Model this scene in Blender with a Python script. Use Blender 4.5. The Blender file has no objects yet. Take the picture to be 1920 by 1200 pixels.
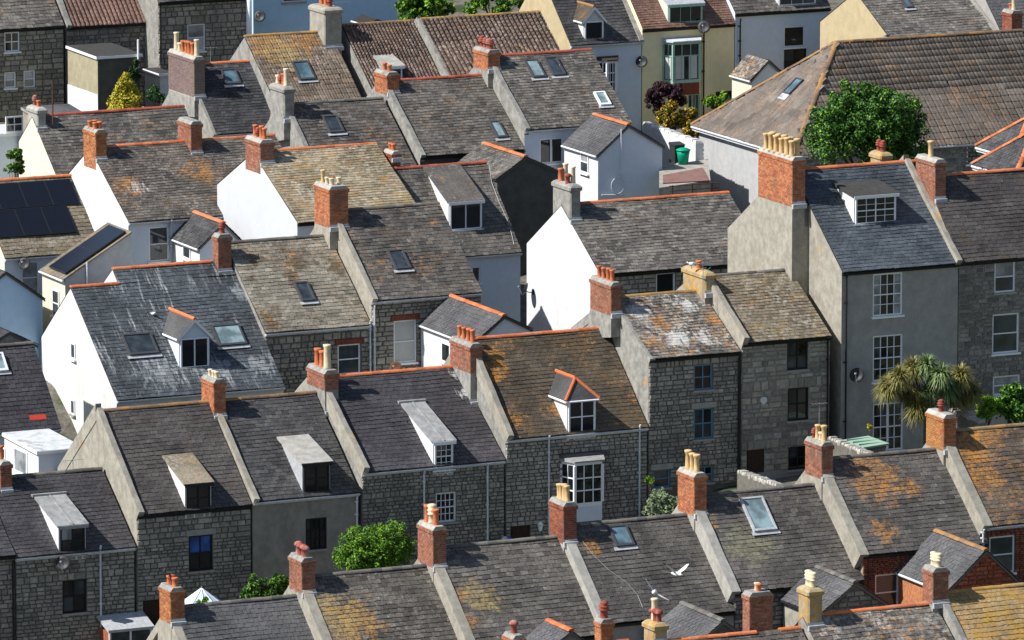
import bpy, math, random
from mathutils import Vector, Matrix
R = math.radians
rng = random.Random(7)
SC = bpy.context.scene
COL = SC.collection
# ---------------------------------------------------------------- camera, sky, sun, exposure
PITCH = R(10.0); DIST = 350.0; FPX = 13650.0
YAW = R(25.0)
CA, SA = math.cos(YAW), math.sin(YAW)
CP, SP = math.cos(PITCH), math.sin(PITCH)
cam_d = bpy.data.cameras.new('camera'); cam = bpy.data.objects.new('camera', cam_d); COL.objects.link(cam)
cam.location = (0, -DIST*CP, DIST*SP); cam.rotation_euler = (R(90)-PITCH, 0, 0)
cam_d.sensor_width = 36; cam_d.lens = 36*FPX/1920; cam_d.clip_start = 5; cam_d.clip_end = 5000
SC.camera = cam
SUN_EL = R(46)
sun_dir = Vector((-CA*math.cos(SUN_EL), -SA*math.cos(SUN_EL), math.sin(SUN_EL))) + Vector((-SA, CA, 0))*0.07
sun_dir.normalize()
W = bpy.data.worlds.new('World'); SC.world = W; W.use_nodes = True
wn = W.node_tree.nodes; wn.clear()
wo = wn.new('ShaderNodeOutputWorld'); wb = wn.new('ShaderNodeBackground'); ws = wn.new('ShaderNodeTexSky')
ws.sky_type = 'NISHITA'; ws.sun_disc = False; ws.sun_elevation = SUN_EL
ws.sun_rotation = math.atan2(sun_dir.x, sun_dir.y)
ws.air_density = 1.0; ws.dust_density = 0.6; ws.ozone_density = 1.0
wb.inputs[1].default_value = 0.085
W.node_tree.links.new(ws.outputs[0], wb.inputs[0]); W.node_tree.links.new(wb.outputs[0], wo.inputs[0])
sl = bpy.data.lights.new('sun', 'SUN'); sl.energy = 5.0; sl.angle = R(0.5); sl.color = (1.0, 0.975, 0.94)
so = bpy.data.objects.new('sun', sl); COL.objects.link(so)
so.rotation_euler = sun_dir.to_track_quat('Z', 'Y').to_euler(); so.location = (-60, -40, 80)
SC.view_settings.view_transform = 'Standard'; SC.view_settings.look = 'None'
SC.view_settings.gamma = 1; SC.view_settings.use_curve_mapping = False
SC.view_settings.exposure = 0.48
SC.render.engine = 'CYCLES'
SC.cycles.max_bounces = 4; SC.cycles.diffuse_bounces = 2; SC.cycles.glossy_bounces = 2

# ---------------------------------------------------------------- camera geometry: street frame (s along rows, t uphill, z up)
def world(s, t, z): return Vector((s*CA - t*SA, s*SA + t*CA, z))
def street(p): return Vector((p[0]*CA + p[1]*SA, -p[0]*SA + p[1]*CA, p[2]))
C0 = street(cam.location)
def ray(x, y):
    a, b = (x-960)/FPX, (600-y)/FPX
    return street((a, b*SP + CP, b*CP - SP))
def on_t(x, y, t):
    d = ray(x, y); return C0 + d*((t-C0.y)/d.y)
def on_s(x, y, s):
    d = ray(x, y); return C0 + d*((s-C0.x)/d.x)
def on_z(x, y, z):
    d = ray(x, y); return C0 + d*((z-C0.z)/d.z)

# ---------------------------------------------------------------- node materials
class NT:
    def __init__(s, name):
        s.m = bpy.data.materials.new(name); s.m.use_nodes = True
        s.t = s.m.node_tree; s.t.nodes.clear()
        s.out = s.n('ShaderNodeOutputMaterial'); s.b = s.n('ShaderNodeBsdfPrincipled')
        s.l(s.b.outputs[0], s.out.inputs[0])
        s.pos = s.n('ShaderNodeNewGeometry').outputs['Position']
        mp = s.n('ShaderNodeVectorRotate'); mp.rotation_type = 'Z_AXIS'; mp.inputs['Angle'].default_value = -YAW
        s.l(s.pos, mp.inputs[0]); s.st = mp.outputs[0]
    def n(s, k): return s.t.nodes.new(k)
    def l(s, a, b): s.t.links.new(a, b)
    def val(s, x, i):
        if isinstance(x, (int, float)): i.default_value = x
        elif isinstance(x, tuple): i.default_value = (*x, 1) if len(x) == 3 else x
        else: s.l(x, i)
    def noise(s, scale, detail=4, rough=.6, vec=None, dist=0):
        n = s.n('ShaderNodeTexNoise'); n.inputs['Scale'].default_value = scale; n.inputs['Detail'].default_value = detail
        n.inputs['Roughness'].default_value = rough; n.inputs['Distortion'].default_value = dist
        s.l(vec or s.pos, n.inputs['Vector']); return n.outputs['Fac']
    def scaled(s, v, sc):
        m = s.n('ShaderNodeMapping'); m.inputs['Scale'].default_value = sc; s.l(v, m.inputs[0]); return m.outputs[0]
    def step(s, v, a, b):
        m = s.n('ShaderNodeMapRange'); m.interpolation_type = 'SMOOTHSTEP'
        s.l(v, m.inputs[0]); m.inputs[1].default_value = a; m.inputs[2].default_value = b; return m.outputs[0]
    def math(s, op, a, b=0.0):
        m = s.n('ShaderNodeMath'); m.operation = op; s.val(a, m.inputs[0]); s.val(b, m.inputs[1]); return m.outputs[0]
    def mix(s, f, a, b, mode='MIX'):
        m = s.n('ShaderNodeMix'); m.data_type = 'RGBA'; m.blend_type = mode
        s.val(f, m.inputs[0]); s.val(a, m.inputs[6]); s.val(b, m.inputs[7]); return m.outputs[2]
    def ramp(s, f, stops):
        r = s.n('ShaderNodeValToRGB'); s.l(f, r.inputs[0]); e = r.color_ramp.elements
        while len(e) < len(stops): e.new(.5)
        for i, c in enumerate(stops):
            e[i].position = i/(len(stops)-1); e[i].color = (*c, 1)
        return r.outputs[0]
    def rnd(s):
        o = s.n('ShaderNodeObjectInfo').outputs['Random']
        a = s.n('ShaderNodeAttribute'); a.attribute_name = 'rnd'
        return s.math('FRACT', s.math('ADD', o, a.outputs['Fac']))
    def grain(s, c, f=.35, scale=9):
        n = s.noise(scale, 5, .7)
        g = s.ramp(n, [(1-f,)*3, (1, 1, 1), (1+f*.0,)*3, (1, 1, 1)])
        g = s.step(n, .3, .7)
        return s.mix(1.0, c, s.mix(g, (1-f,)*3, (1+f*.4,)*3), 'MULTIPLY')
    def fin(s, c, rough=.8, bump=None, bs=.3, spec=.3, bd=.02):
        s.val(c, s.b.inputs['Base Color']); s.val(rough, s.b.inputs['Roughness'])
        s.b.inputs['Specular IOR Level'].default_value = spec
        if bump is not None:
            bn = s.n('ShaderNodeBump'); bn.inputs['Strength'].default_value = bs; bn.inputs['Distance'].default_value = bd
            s.l(bump, bn.inputs['Height']); s.l(bn.outputs[0], s.b.inputs['Normal'])
        return s.m
MATS = {}
ORG = (.42, .15, .025); YEL = (.40, .24, .05)
def slate(name, c1, c2, org=0., pale=0., brown=0., streak=0., seed=0., yel=0., rough=.62, palec=(.34, .32, .28), spots=(), wspots=()):
    k = NT(name); r = k.rnd(); mid = tuple((a+b)/2 for a, b in zip(c1, c2))
    v = k.n('ShaderNodeVectorMath'); v.operation = 'ADD'; k.l(k.pos, v.inputs[0]); v.inputs[1].default_value = (seed, seed*1.7, seed*.3)
    p = v.outputs[0]
    c = k.ramp(r, [c1, mid, mid, c2])
    big = k.noise(.55, 3, .6, p)
    c = k.mix(1.0, c, k.mix(k.step(big, .3, .7), (.72,)*3, (1.25,)*3), 'MULTIPLY')
    c = k.grain(c, .45, 13)
    if brown:
        m = k.math('MULTIPLY', k.step(k.noise(.8, 5, .7, p), .62-brown*.3, .72-brown*.25), .8)
        c = k.mix(m, c, k.ramp(k.noise(8, 3), [(.05, .035, .02), (.13, .09, .045)]))
    if pale:
        m = k.step(k.noise(5.5, 6, .75, p), .66-pale*.24, .76-pale*.22)
        m2 = k.step(k.noise(.7, 3, .6, p), .35, .75)
        m = k.math('MULTIPLY', m, k.math('ADD', k.math('MULTIPLY', m2, .8), .2))
        m = k.math('MULTIPLY', m, k.math('ADD', .3, r))
        c = k.mix(m, c, palec)
    if yel:
        m = k.math('MULTIPLY', k.step(k.noise(.9, 5, .7, p), .6-yel*.3, .75-yel*.25), .85)
        c = k.mix(m, c, k.grain(YEL, .4, 7))
    if org:
        m = k.step(k.noise(.75, 3, .6, p), .62-org*.3, .80-org*.25)
        m = k.math('MULTIPLY', m, k.step(k.noise(4.2, 7, .8, p), .50, .62))
        m = k.math('MULTIPLY', m, k.math('ADD', .45, k.math('MULTIPLY', r, .6)))
        c = k.mix(m, c, k.mix(k.noise(3), ORG, (.5, .24, .04)))
    for (sx, sy, st_, sr, kind) in spots:
        w0 = world(*on_t(sx, sy, st_))
        dn = k.n('ShaderNodeVectorMath'); dn.operation = 'DISTANCE'; k.l(k.pos, dn.inputs[0]); dn.inputs[1].default_value = w0
        fall = k.step(dn.outputs['Value'], sr, 0.)
        nn = k.noise(1.9 if kind not in 'ws' else 2.4, 7, .78, p if kind not in 'ws' else k.scaled(k.st, (2.2, .6, .6)))
        mm = k.step(k.math('ADD', k.math('MULTIPLY', nn, 1.0), k.math('MULTIPLY', fall, .36)), .66 if kind not in 'ws' else .74, .80)
        fn = k.step(k.noise(7.5, 5, .8, p), .40, .56) if kind not in 'ws' else .85 if kind == 'w' else .55
        rr_ = k.math('ADD', .55, k.math('MULTIPLY', r, .45))
        mm = k.math('MULTIPLY', mm, k.math('MULTIPLY', fn, rr_))
        c = k.mix(k.math('MULTIPLY', mm, .88), c, {'o': k.mix(k.noise(4), (.46, .155, .02), (.45, .24, .04)), 'y': k.mix(k.noise(4), (.42, .27, .06), (.3, .25, .12)), 'w': (.55, .55, .53), 's': (.42, .44, .45), 'g': (.22, .21, .12)}[kind])
    # small white droppings
    m = k.step(k.noise(16, 2, .5, p), .755, .79)
    c = k.mix(k.math('MULTIPLY', m, .75), c, (.6, .6, .58))
    if streak:
        s1 = k.noise(1.0, 5, .75, k.scaled(k.st, (4.5, .45, .45)))
        s2 = k.noise(.45, 2, .5, p)
        m = k.math('MULTIPLY', k.step(s1, .56-streak*.1, .7-streak*.08), k.step(s2, .4, .62))
        c = k.mix(k.math('MULTIPLY', m, .85), c, (.42, .43, .43))
    MATS[name] = k.fin(c, rough, k.noise(26, 4, .7), .5, .35); return name
def stone(name, cols, stain=.3, dark=(.06, .06, .06), f=.35, seed=0, ss=.35):
    k = NT(name); c = k.ramp(k.rnd(), cols); c = k.grain(c, f, 7)
    st = k.step(k.noise(ss, 4, .65, k.scaled(k.pos, (1, 1, .6))), .5, .66)
    c = k.mix(k.math('MULTIPLY', st, stain), c, dark)
    MATS[name] = k.fin(c, .9, k.noise(14, 5, .7), .6, .15, .03); return name
def plain(name, c, f=.15, scale=4, rough=.85, stain=0., stc=(.1, .1, .09), spec=.25, vert=True, org=0., bs=.25, sscale=1.0):
    k = NT(name); c = k.grain(c, f, scale); 
    if stain:
        n = k.noise(sscale, 5, .7, k.scaled(k.st, (1.3, 1.3, .35 if vert else 1.3)))
        c = k.mix(k.math('MULTIPLY', k.step(n, .5, .72), stain), c, stc)
    if org:
        m = k.math('MULTIPLY', k.step(k.noise(.9, 4, .7), .66-org*.3, .78-org*.3), k.step(k.noise(5, 5, .8), .45, .6))
        c = k.mix(m, c, k.mix(k.noise(3), ORG, (.5, .32, .05)))
    MATS[name] = k.fin(c, rough, k.noise(20, 4), bs, spec); return name
def glass(name, c, rough=.06, spec=.7):
    k = NT(name); c = k.mix(k.step(k.noise(1.3, 2), .35, .65), c, tuple(x*.45 for x in c))
    MATS[name] = k.fin(c, rough, None, 0, spec); return name

slate('slate_dark', (0.0376, 0.037, 0.039), (0.0888, 0.085, 0.0836), pale=.2, seed=1)
slate('slate_purple', (.046, .043, .047), (.074, .069, .073), pale=.08, seed=2, rough=.55)
slate('slate_brownish', (0.0543, 0.048, 0.0456), (0.0961, 0.085, 0.078), pale=.22, brown=.1, seed=3)
slate('slate_bluegrey', (.052, .062, .074), (.095, .110, .125), seed=4, rough=.5)
slate('slate_streaked', (.052, .059, .066), (.10, .112, .122), pale=.1, streak=.25, seed=5, rough=.55, spots=[(300, 700, -4, 2.6, 's'), (400, 700, -4, 2.2, 's'), (490, 690, -4, 1.8, 's'), (262, 670, -3, 1.2, 's'), (455, 540, -.5, 1.5, 's'), (425, 505, .3, 1.0, 's')])
slate('slate_mossy', (.062, .048, .032), (.115, .088, .058), org=.6, brown=.3, pale=.1, seed=6)
slate('slate_pale', (.15, .135, .105), (.30, .27, .215), pale=.5, brown=.3, org=.3, seed=7, palec=(.4, .38, .33))
slate('slate_ochre', (.18, .14, .085), (.34, .28, .18), pale=.9, org=.6, yel=.2, seed=8, palec=(.46, .42, .33))
slate('slate_weathered', (0.0627, 0.057, 0.0503), (0.1724, 0.155, 0.1331), pale=.5, org=.25, brown=.1, seed=9)
slate('slate_weathered_b', (0.0585, 0.053, 0.0475), (0.1568, 0.14, 0.1207), pale=.42, org=.42, brown=.12, seed=23)
slate('slate_weathered_c', (0.0711, 0.064, 0.057), (0.1985, 0.178, 0.1521), pale=.6, org=.15, seed=31)
slate('slate_splashed', (.055, .05, .046), (.17, .155, .135), pale=.9, org=.85, seed=10, palec=(.46, .44, .39), spots=[(1200, 590, -22, 1.6, 'w'), (1270, 640, -24, 1.6, 'w'), (1240, 600, -23, 1.2, 'o'), (1320, 640, -24, 1.5, 'w'), (1340, 600, -23, 1.0, 'o'), (1290, 575, -22, 1.2, 'w'), (1220, 655, -24, 1.2, 'o')])
slate('slate_olive', (.12, .095, .06), (.25, .205, .14), pale=.75, org=.3, yel=.15, seed=11)
slate('slate_lichen', (.075, .055, .042), (.15, .115, .085), pale=.3, org=1.15, brown=.2, seed=12)
slate('slate_grey_smooth', (.085, .083, .085), (.115, .112, .113), pale=.15, seed=13)
slate('tile_red', (.13, .072, .052), (.24, .135, .10), pale=.35, org=.1, seed=14)
slate('tile_brown', (.07, .042, .03), (.17, .11, .08), pale=.75, org=.3, seed=15, palec=(.42, .33, .26))
slate('tile_grey_rib', (.12, .095, .075), (.19, .155, .125), pale=.3, org=.45, seed=16)
slate('tile_orange', (.11, .08, .06), (.23, .175, .125), pale=.7, org=.3, brown=.2, seed=17, palec=(.40, .33, .26), spots=[(500, 85, 41, 2.4, 'o'), (560, 78, 41, 2.2, 'o'), (530, 100, 40.5, 2.6, 'y')])
slate('tile_yellow', (.24, .16, .07), (.40, .29, .15), pale=.5, org=.75, yel=.5, seed=18)
slate('slate_a1', (0.0606, 0.054, 0.0475), (0.1463, 0.13, 0.1093), pale=.55, seed=9, spots=[(660, 1160, -43, 2.6, 'o'), (640, 1150, -43, 3.0, 'y')])
slate('slate_a2', (0.0606, 0.055, 0.0495), (0.1515, 0.137, 0.1188), pale=.4, seed=41, spots=[(850, 1110, -43, 1.3, 'o'), (862, 1165, -44, 1.6, 'o'), (900, 1130, -43, 1.9, 'y')])
slate('slate_a3', (0.0627, 0.057, 0.0523), (0.1202, 0.11, 0.0978), pale=.3, seed=42, spots=[(1110, 1022, -42, 1.0, 'o'), (1150, 1105, -43, 1.1, 'o')])
slate('slate_a4', (0.0606, 0.055, 0.0503), (0.1358, 0.123, 0.1093), pale=.35, seed=43, spots=[(1400, 1035, -43, 2.6, 'g'), (1322, 985, -42, 1.2, 'o')], palec=(.3, .26, .19))
slate('slate_a5', (0.0585, 0.054, 0.0495), (0.1411, 0.128, 0.114), pale=.4, seed=44, spots=[(1640, 905, -42, 2.7, 'o'), (1690, 935, -42, 2.0, 'o'), (1650, 1010, -44, 1.6, 'o')])
slate('slate_a6', (0.0784, 0.06, 0.0456), (0.162, 0.125, 0.0931), pale=.3, org=.75, brown=.1, seed=12, spots=[(1820, 850, -42, 2.2, 'o'), (1805, 880, -42, 1.6, 'o'), (1835, 910, -43, 2.0, 'o'), (1850, 820, -41.5, 1.6, 'o')])
slate('slate_b5', (.06, .048, .034), (.112, .09, .062), org=.5, brown=.4, pale=.15, seed=6, spots=[(925, 700, -22, 1.5, 'o'), (930, 660, -21.5, 1.2, 'o'), (955, 790, -24, 1.1, 'o'), (1045, 770, -24, .9, 'o')])
slate('slate_b4', (.046, .043, .047), (.074, .069, .073), pale=.06, seed=2, rough=.55, spots=[(862, 700, -20.5, 1.0, 'w'), (868, 735, -21.5, .8, 'w')])
slate('slate_d2', (0.0606, 0.053, 0.0456), (0.162, 0.14, 0.1188), pale=.6, org=.3, brown=.2, seed=33, spots=[(212, 300, 20, 1.0, 'o'), (240, 330, 19.5, 2.0, 'o'), (262, 340, 19.5, 1.5, 'w'), (380, 300, 20, 2.4, 'o')])
stone('stone_grey', [(.21, .195, .165), (.29, .268, .225), (.345, .315, .26), (.44, .40, .33)], .4, (.11, .105, .095))
stone('stone_warm', [(.22, .20, .16), (.30, .27, .215), (.365, .325, .255), (.46, .41, .32)], .4, (.12, .11, .10))
stone('stone_dark', [(.155, .145, .127), (.21, .195, .17), (.265, .245, .21), (.34, .31, .265)], .5, (.09, .09, .085))
stone('stone_pale', [(.27, .25, .21), (.35, .32, .27), (.41, .375, .315), (.49, .45, .375)], .3, (.15, .14, .12))
stone('stone_light', [(.32, .30, .26), (.42, .40, .35), (.52, .50, .44)], .2, (.2, .19, .17))
stone('stone_white', [(.62, .61, .58), (.70, .70, .68), (.78, .77, .74)], .2, (.35, .33, .3))
stone('brick_red', [(.20, .06, .035), (.30, .09, .05), (.36, .13, .07), (.25, .08, .06)], .45, (.09, .055, .04), ss=1.2)
stone('brick_orange', [(.36, .11, .05), (.48, .16, .07), (.52, .22, .10), (.30, .10, .06)], .45, (.15, .10, .07), ss=1.3)
stone('brick_brown', [(.25, .09, .05), (.36, .14, .08), (.28, .13, .09), (.40, .19, .12)], .5, (.10, .075, .06), ss=1.2)
stone('brick_lichen', [(.34, .11, .05), (.42, .15, .06), (.5, .22, .08), (.28, .09, .05)], .35, (.42, .26, .06))
stone('brick_mauve', [(.17, .115, .105), (.21, .145, .135), (.24, .17, .155)], .3, (.2, .16, .1), f=.15)
plain('mortar', (.16, .148, .125), .3)
plain('mortar_dark', (.075, .07, .062), .25)
plain('deck', (.03, .028, .027), .2)
plain('cement', (.29, .28, .25), .35, 3, stain=.6, stc=(.13, .125, .115), org=.2)
plain('cement_pale', (.37, .355, .315), .25, 3, stain=.5, stc=(.2, .185, .155))
plain('cement_beige', (.335, .31, .255), .28, 2.5, stain=.55, stc=(.19, .17, .14), org=.2)
plain('cement_lichen', (.36, .31, .2), .3, 3, stain=.3, org=1.1)
plain('render_grey', (.33, .315, .29), .18, 2, stain=.35, stc=(.22, .215, .20))
plain('render_brown', (.29, .26, .215), .25, 2, stain=.6, stc=(.13, .13, .125))
plain('render_dark_and_shade', (.09, .085, .075), .25, 2, stain=.4)  # dark wing and flat extension fronts have their shade put into this colour
plain('paint_white', (.66, .665, .66), .11, 2, stain=.5, stc=(.47, .46, .43))
plain('paint_white_worn', (.67, .665, .645), .12, 2, stain=.55, stc=(.46, .44, .38))
plain('paint_cream', (.64, .61, .49), .08, 2, stain=.3, stc=(.45, .41, .31))
plain('paint_gable_grey', (.53, .545, .56), .05, 2, stain=.2, stc=(.44, .45, .46))
plain('paint_olive', (.34, .30, .20), .2, 2, stain=.4, stc=(.22, .2, .15))
plain('paint_tan', (.46, .37, .22), .14, 2, stain=.4, stc=(.34, .27, .16))
plain('paint_blue_and_shade', (.42, .58, .74), .06, 3)  # blue house's own paint; left wing uses it for bluish shade on white
plain('paint_white_blue_shade', (.62, .68, .76), .06, 3, stain=.15, stc=(.4, .45, .5))  # bluish shade of camera-facing white walls put into the paint colour
plain('paint_yellow', (.88, .76, .47), .07, 3, stain=.2, stc=(.70, .58, .32))
plain('paint_grey_and_shade', (.42, .42, .42), .12, 3, stain=.3, stc=(.25, .25, .24))  # grey walls; also gives the lean-to front its shade as colour
plain('frame_white', (.80, .81, .82), .05, 6, rough=.45, spec=.5)
plain('frame_black', (.018, .017, .017), .1, 6, rough=.5)
plain('frame_blue', (.10, .21, .29), .1, 6, rough=.5)
plain('frame_green', (.30, .50, .42), .1, 6, rough=.5)
plain('frame_dark', (.06, .06, .065), .2, 6, rough=.45, spec=.5)
plain('door_brown', (.05, .03, .02), .2, 6)
plain('sill_stone', (.33, .31, .27), .2, 5)
plain('lead', (.42, .43, .44), .25, 6, rough=.5, stain=.3, stc=(.6, .6, .6))
plain('zinc', (.31, .31, .30), .3, 3, rough=.5, stain=.65, stc=(.14, .14, .135), spec=.4, vert=False, sscale=2)
plain('felt_pale', (.55, .57, .58), .2, 3, stain=.85, stc=(.20, .18, .13), vert=False, sscale=.8)
plain('felt_dark', (.05, .048, .045), .3, 5, stain=.3, stc=(.1, .1, .09), vert=False)
plain('gutter_white', (.62, .64, .66), .2, 6, rough=.5)
plain('gutter_black', (.015, .015, .016), .1, 6, rough=.5)
plain('clay_orange', (.55, .16, .065), .3, 6, stain=.25, stc=(.28, .1, .06))
plain('clay_buff', (.62, .42, .20), .25, 6, stain=.3, stc=(.5, .25, .1))
plain('clay_cream', (.66, .56, .38), .25, 6, stain=.3, stc=(.35, .27, .15))
plain('clay_red', (.30, .07, .045), .3, 6, stain=.4, stc=(.6, .52, .5))
stone('ridge_orange', [(.42, .12, .05), (.58, .16, .06), (.66, .19, .07), (.50, .20, .11)], 0.45, (0.3, 0.16, 0.09), f=.2)
stone('ridge_red', [(.26, .06, .04), (.36, .08, .05), (.42, .10, .06), (.30, .09, .06)], 0.35, (0.12, 0.09, 0.07), f=.2)
stone('ridge_brown', [(.15, .10, .065), (.22, .14, .09), (.30, .17, .08), (.36, .19, .06)], 0.35, (0.12, 0.09, 0.07), f=.2)
stone('ridge_grey', [(.09, .088, .082), (.13, .125, .115), (.18, .17, .15), (.15, .13, .10)], 0.35, (0.12, 0.09, 0.07), f=.2)
stone('ridge_lichen', [(.22, .15, .08), (.34, .2, .06), (.42, .25, .06), (.26, .2, .13)], 0.35, (0.12, 0.09, 0.07), f=.2)
plain('metal', (.25, .25, .26), .2, 6, rough=.4, spec=.5)
plain('rust', (.12, .055, .03), .3, 6)
plain('dish_grey', (.025, .026, .03), .2, 6, rough=.5)
plain('solar_cell', (.008, .009, .014), .1, 3, rough=.22, spec=.6)
plain('solar_rim', (.03, .03, .035), .1, 3, rough=.4)
plain('bin_green', (.0, .30, .17), .1, 4, rough=.45)
plain('bin_grey', (.035, .036, .04), .1, 4, rough=.5)
plain('shed_green', (.27, .38, .29), .12, 4)
plain('wood_grey', (.22, .20, .17), .3, 5)
plain('wood_red', (.22, .12, .10), .25, 3, stain=.4, stc=(.12, .07, .06))
plain('feather_white', (.80, .80, .80), .04, 6)
plain('feather_grey', (.30, .31, .33), .1, 6)
plain('feather_dark', (.05, .05, .055), .1, 6)
plain('beak', (.6, .4, .05), .1, 6)
plain('red_vent', (.5, .05, .03), .1, 5)
plain('cloth_blue', (.50, .62, .74), .1, 5)
plain('bark', (.09, .065, .045), .4, 7)
plain('paving', (.36, .33, .28), .3, 2.5, stain=.4, stc=(.2, .18, .15), vert=False)
plain('blind', (.5, .5, .47), .08, 3)
glass('glass_dark', (.012, .016, .02)); glass('glass_sky', (.12, .20, .24)); glass('glass_mid', (.05, .065, .075))
glass('glass_curtain', (.33, .35, .36), .12); glass('glass_teal', (.26, .36, .38), .15); glass('glass_blue', (.04, .13, .45), .15)
def leafmat(name, c1, c2, tr=.0):
    k = NT(name); c = k.ramp(k.rnd(), [c1, c2, c2, tuple(x*1.35 for x in c2)])
    MATS[name] = k.fin(c, .55, None, 0, .35)
    return name
leafmat('leaf_green', (.006, .030, .004), (.034, .105, .009)); leafmat('leaf_bright', (.045, .12, .006), (.15, .29, .012))
leafmat('leaf_yellow', (.16, .15, .01), (.42, .36, .02)); leafmat('leaf_purple', (.02, .006, .01), (.05, .018, .025))
leafmat('leaf_flower', (.05, .035, .008), (.5, .27, .01)); leafmat('leaf_palm', (.08, .075, .018), (.22, .20, .055))
leafmat('leaf_palm_top', (.06, .10, .03), (.17, .24, .09)); leafmat('leaf_pale', (.08, .12, .05), (.24, .30, .16))
leafmat('leaf_dark', (.012, .03, .01), (.035, .075, .02))
def M(n): return MATS[n]

# ---------------------------------------------------------------- mesh builder
class MB:
    def __init__(s): s.v = []; s.f = []; s.m = []; s.r = []
    def poly(s, pts, mi=0, r=0.):
        b = len(s.v); s.v += [tuple(p) for p in pts]; s.f.append(tuple(range(b, b+len(pts)))); s.m.append(mi); s.r.append(r)
    def box(s, x0, x1, y0, y1, z0, z1, mi=0, T=None, r=0.):
        b = len(s.v)
        P = [(x, y, z) for z in (z0, z1) for y in (y0, y1) for x in (x0, x1)]
        if T is not None: P = [tuple(T @ Vector(p)) for p in P]
        s.v += P
        for q in ((0, 2, 3, 1), (4, 5, 7, 6), (0, 1, 5, 4), (2, 6, 7, 3), (0, 4, 6, 2), (1, 3, 7, 5)):
            s.f.append(tuple(b+i for i in q)); s.m.append(mi); s.r.append(r)
    def prism(s, prof, ax, a0, a1, mi=0, mcap=None):
        # prof: list of 2-D points; ax 'x': profile in (y,z); 'y': profile in (x,z)
        mk = (lambda a, p: (a, p[0], p[1])) if ax == 'x' else (lambda a, p: (p[0], a, p[1]))
        n = len(prof); b = len(s.v)
        s.v += [mk(a0, p) for p in prof] + [mk(a1, p) for p in prof]
        for i in range(n):
            j = (i+1) % n; s.f.append((b+i, b+j, b+n+j, b+n+i)); s.m.append(mi); s.r.append(0.)
        mc = mi if mcap is None else mcap
        s.f.append(tuple(b+i for i in reversed(range(n)))); s.m.append(mc); s.r.append(0.)
        s.f.append(tuple(b+n+i for i in range(n))); s.m.append(mc); s.r.append(0.)
    def tube(s, p, q, r, n=8, mi=0, r2=None, cap=True):
        p, q = Vector(p), Vector(q); d = (q-p)
        if d.length < 1e-6: return
        z = d.normalized(); x = z.orthogonal().normalized(); y = z.cross(x); r2 = r if r2 is None else r2
        b = len(s.v)
        for c, rr in ((p, r), (q, r2)):
            for i in range(n):
                a = 2*math.pi*i/n; s.v.append(tuple(c + x*rr*math.cos(a) + y*rr*math.sin(a)))
        for i in range(n):
            j = (i+1) % n; s.f.append((b+i, b+j, b+n+j, b+n+i)); s.m.append(mi); s.r.append(0.)
        if cap:
            s.f.append(tuple(b+i for i in reversed(range(n)))); s.m.append(mi); s.r.append(0.)
            s.f.append(tuple(b+n+i for i in range(n))); s.m.append(mi); s.r.append(0.)
    def lathe(s, prof, n=14, c=(0, 0, 0), mi=0, T=None):
        b = len(s.v)
        for (r, z) in prof:
            for i in range(n):
                a = 2*math.pi*i/n; p = Vector((c[0]+r*math.cos(a), c[1]+r*math.sin(a), c[2]+z))
                s.v.append(tuple(T @ p if T is not None else p))
        for k in range(len(prof)-1):
            for i in range(n):
                j = (i+1) % n; o = b+k*n
                s.f.append((o+i, o+j, o+n+j, o+n+i)); s.m.append(mi); s.r.append(0.)
        s.f.append(tuple(b+i for i in reversed(range(n)))); s.m.append(mi); s.r.append(0.)
        o = b+(len(prof)-1)*n; s.f.append(tuple(o+i for i in range(n))); s.m.append(mi); s.r.append(0.)
    def mesh(s, name, mats, smooth=False):
        me = bpy.data.meshes.new(name); me.from_pydata(s.v, [], s.f)
        for m in mats: me.materials.append(M(m))
        if len(mats) > 1: me.polygons.foreach_set('material_index', s.m)
        if any(s.r):
            at = me.attributes.new('rnd', 'FLOAT', 'FACE'); at.data.foreach_set('value', s.r)
        if smooth: me.polygons.foreach_set('use_smooth', [True]*len(s.f))
        me.update(); return me
    def build(s, name, mats, parent=None, smooth=False, loc=None):
        if isinstance(mats, str): mats = [mats]
        return link(name, s.mesh(name, mats, smooth), parent, loc)
def link(name, me, parent=None, loc=None, mat=None):
    o = bpy.data.objects.new(name, me); COL.objects.link(o)
    if parent is not None: o.parent = parent
    if mat is not None: o.matrix_local = mat
    elif loc is not None: o.location = loc
    return o
def tag(o, label=None, cat=None, group=None, kind=None):
    if label: o['label'] = label
    if cat: o['category'] = cat
    if group: o['group'] = group
    if kind: o['kind'] = kind
    return o
def thing(name, label, cat, s, t, z, group=None):
    o = bpy.data.objects.new(name, None); COL.objects.link(o); o.empty_display_size = .3
    o.location = world(s, t, z); o.rotation_euler = (0, 0, YAW)
    return tag(o, label, cat, group)
GROUND = []     # (s, t, z) samples of the terrain

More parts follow.
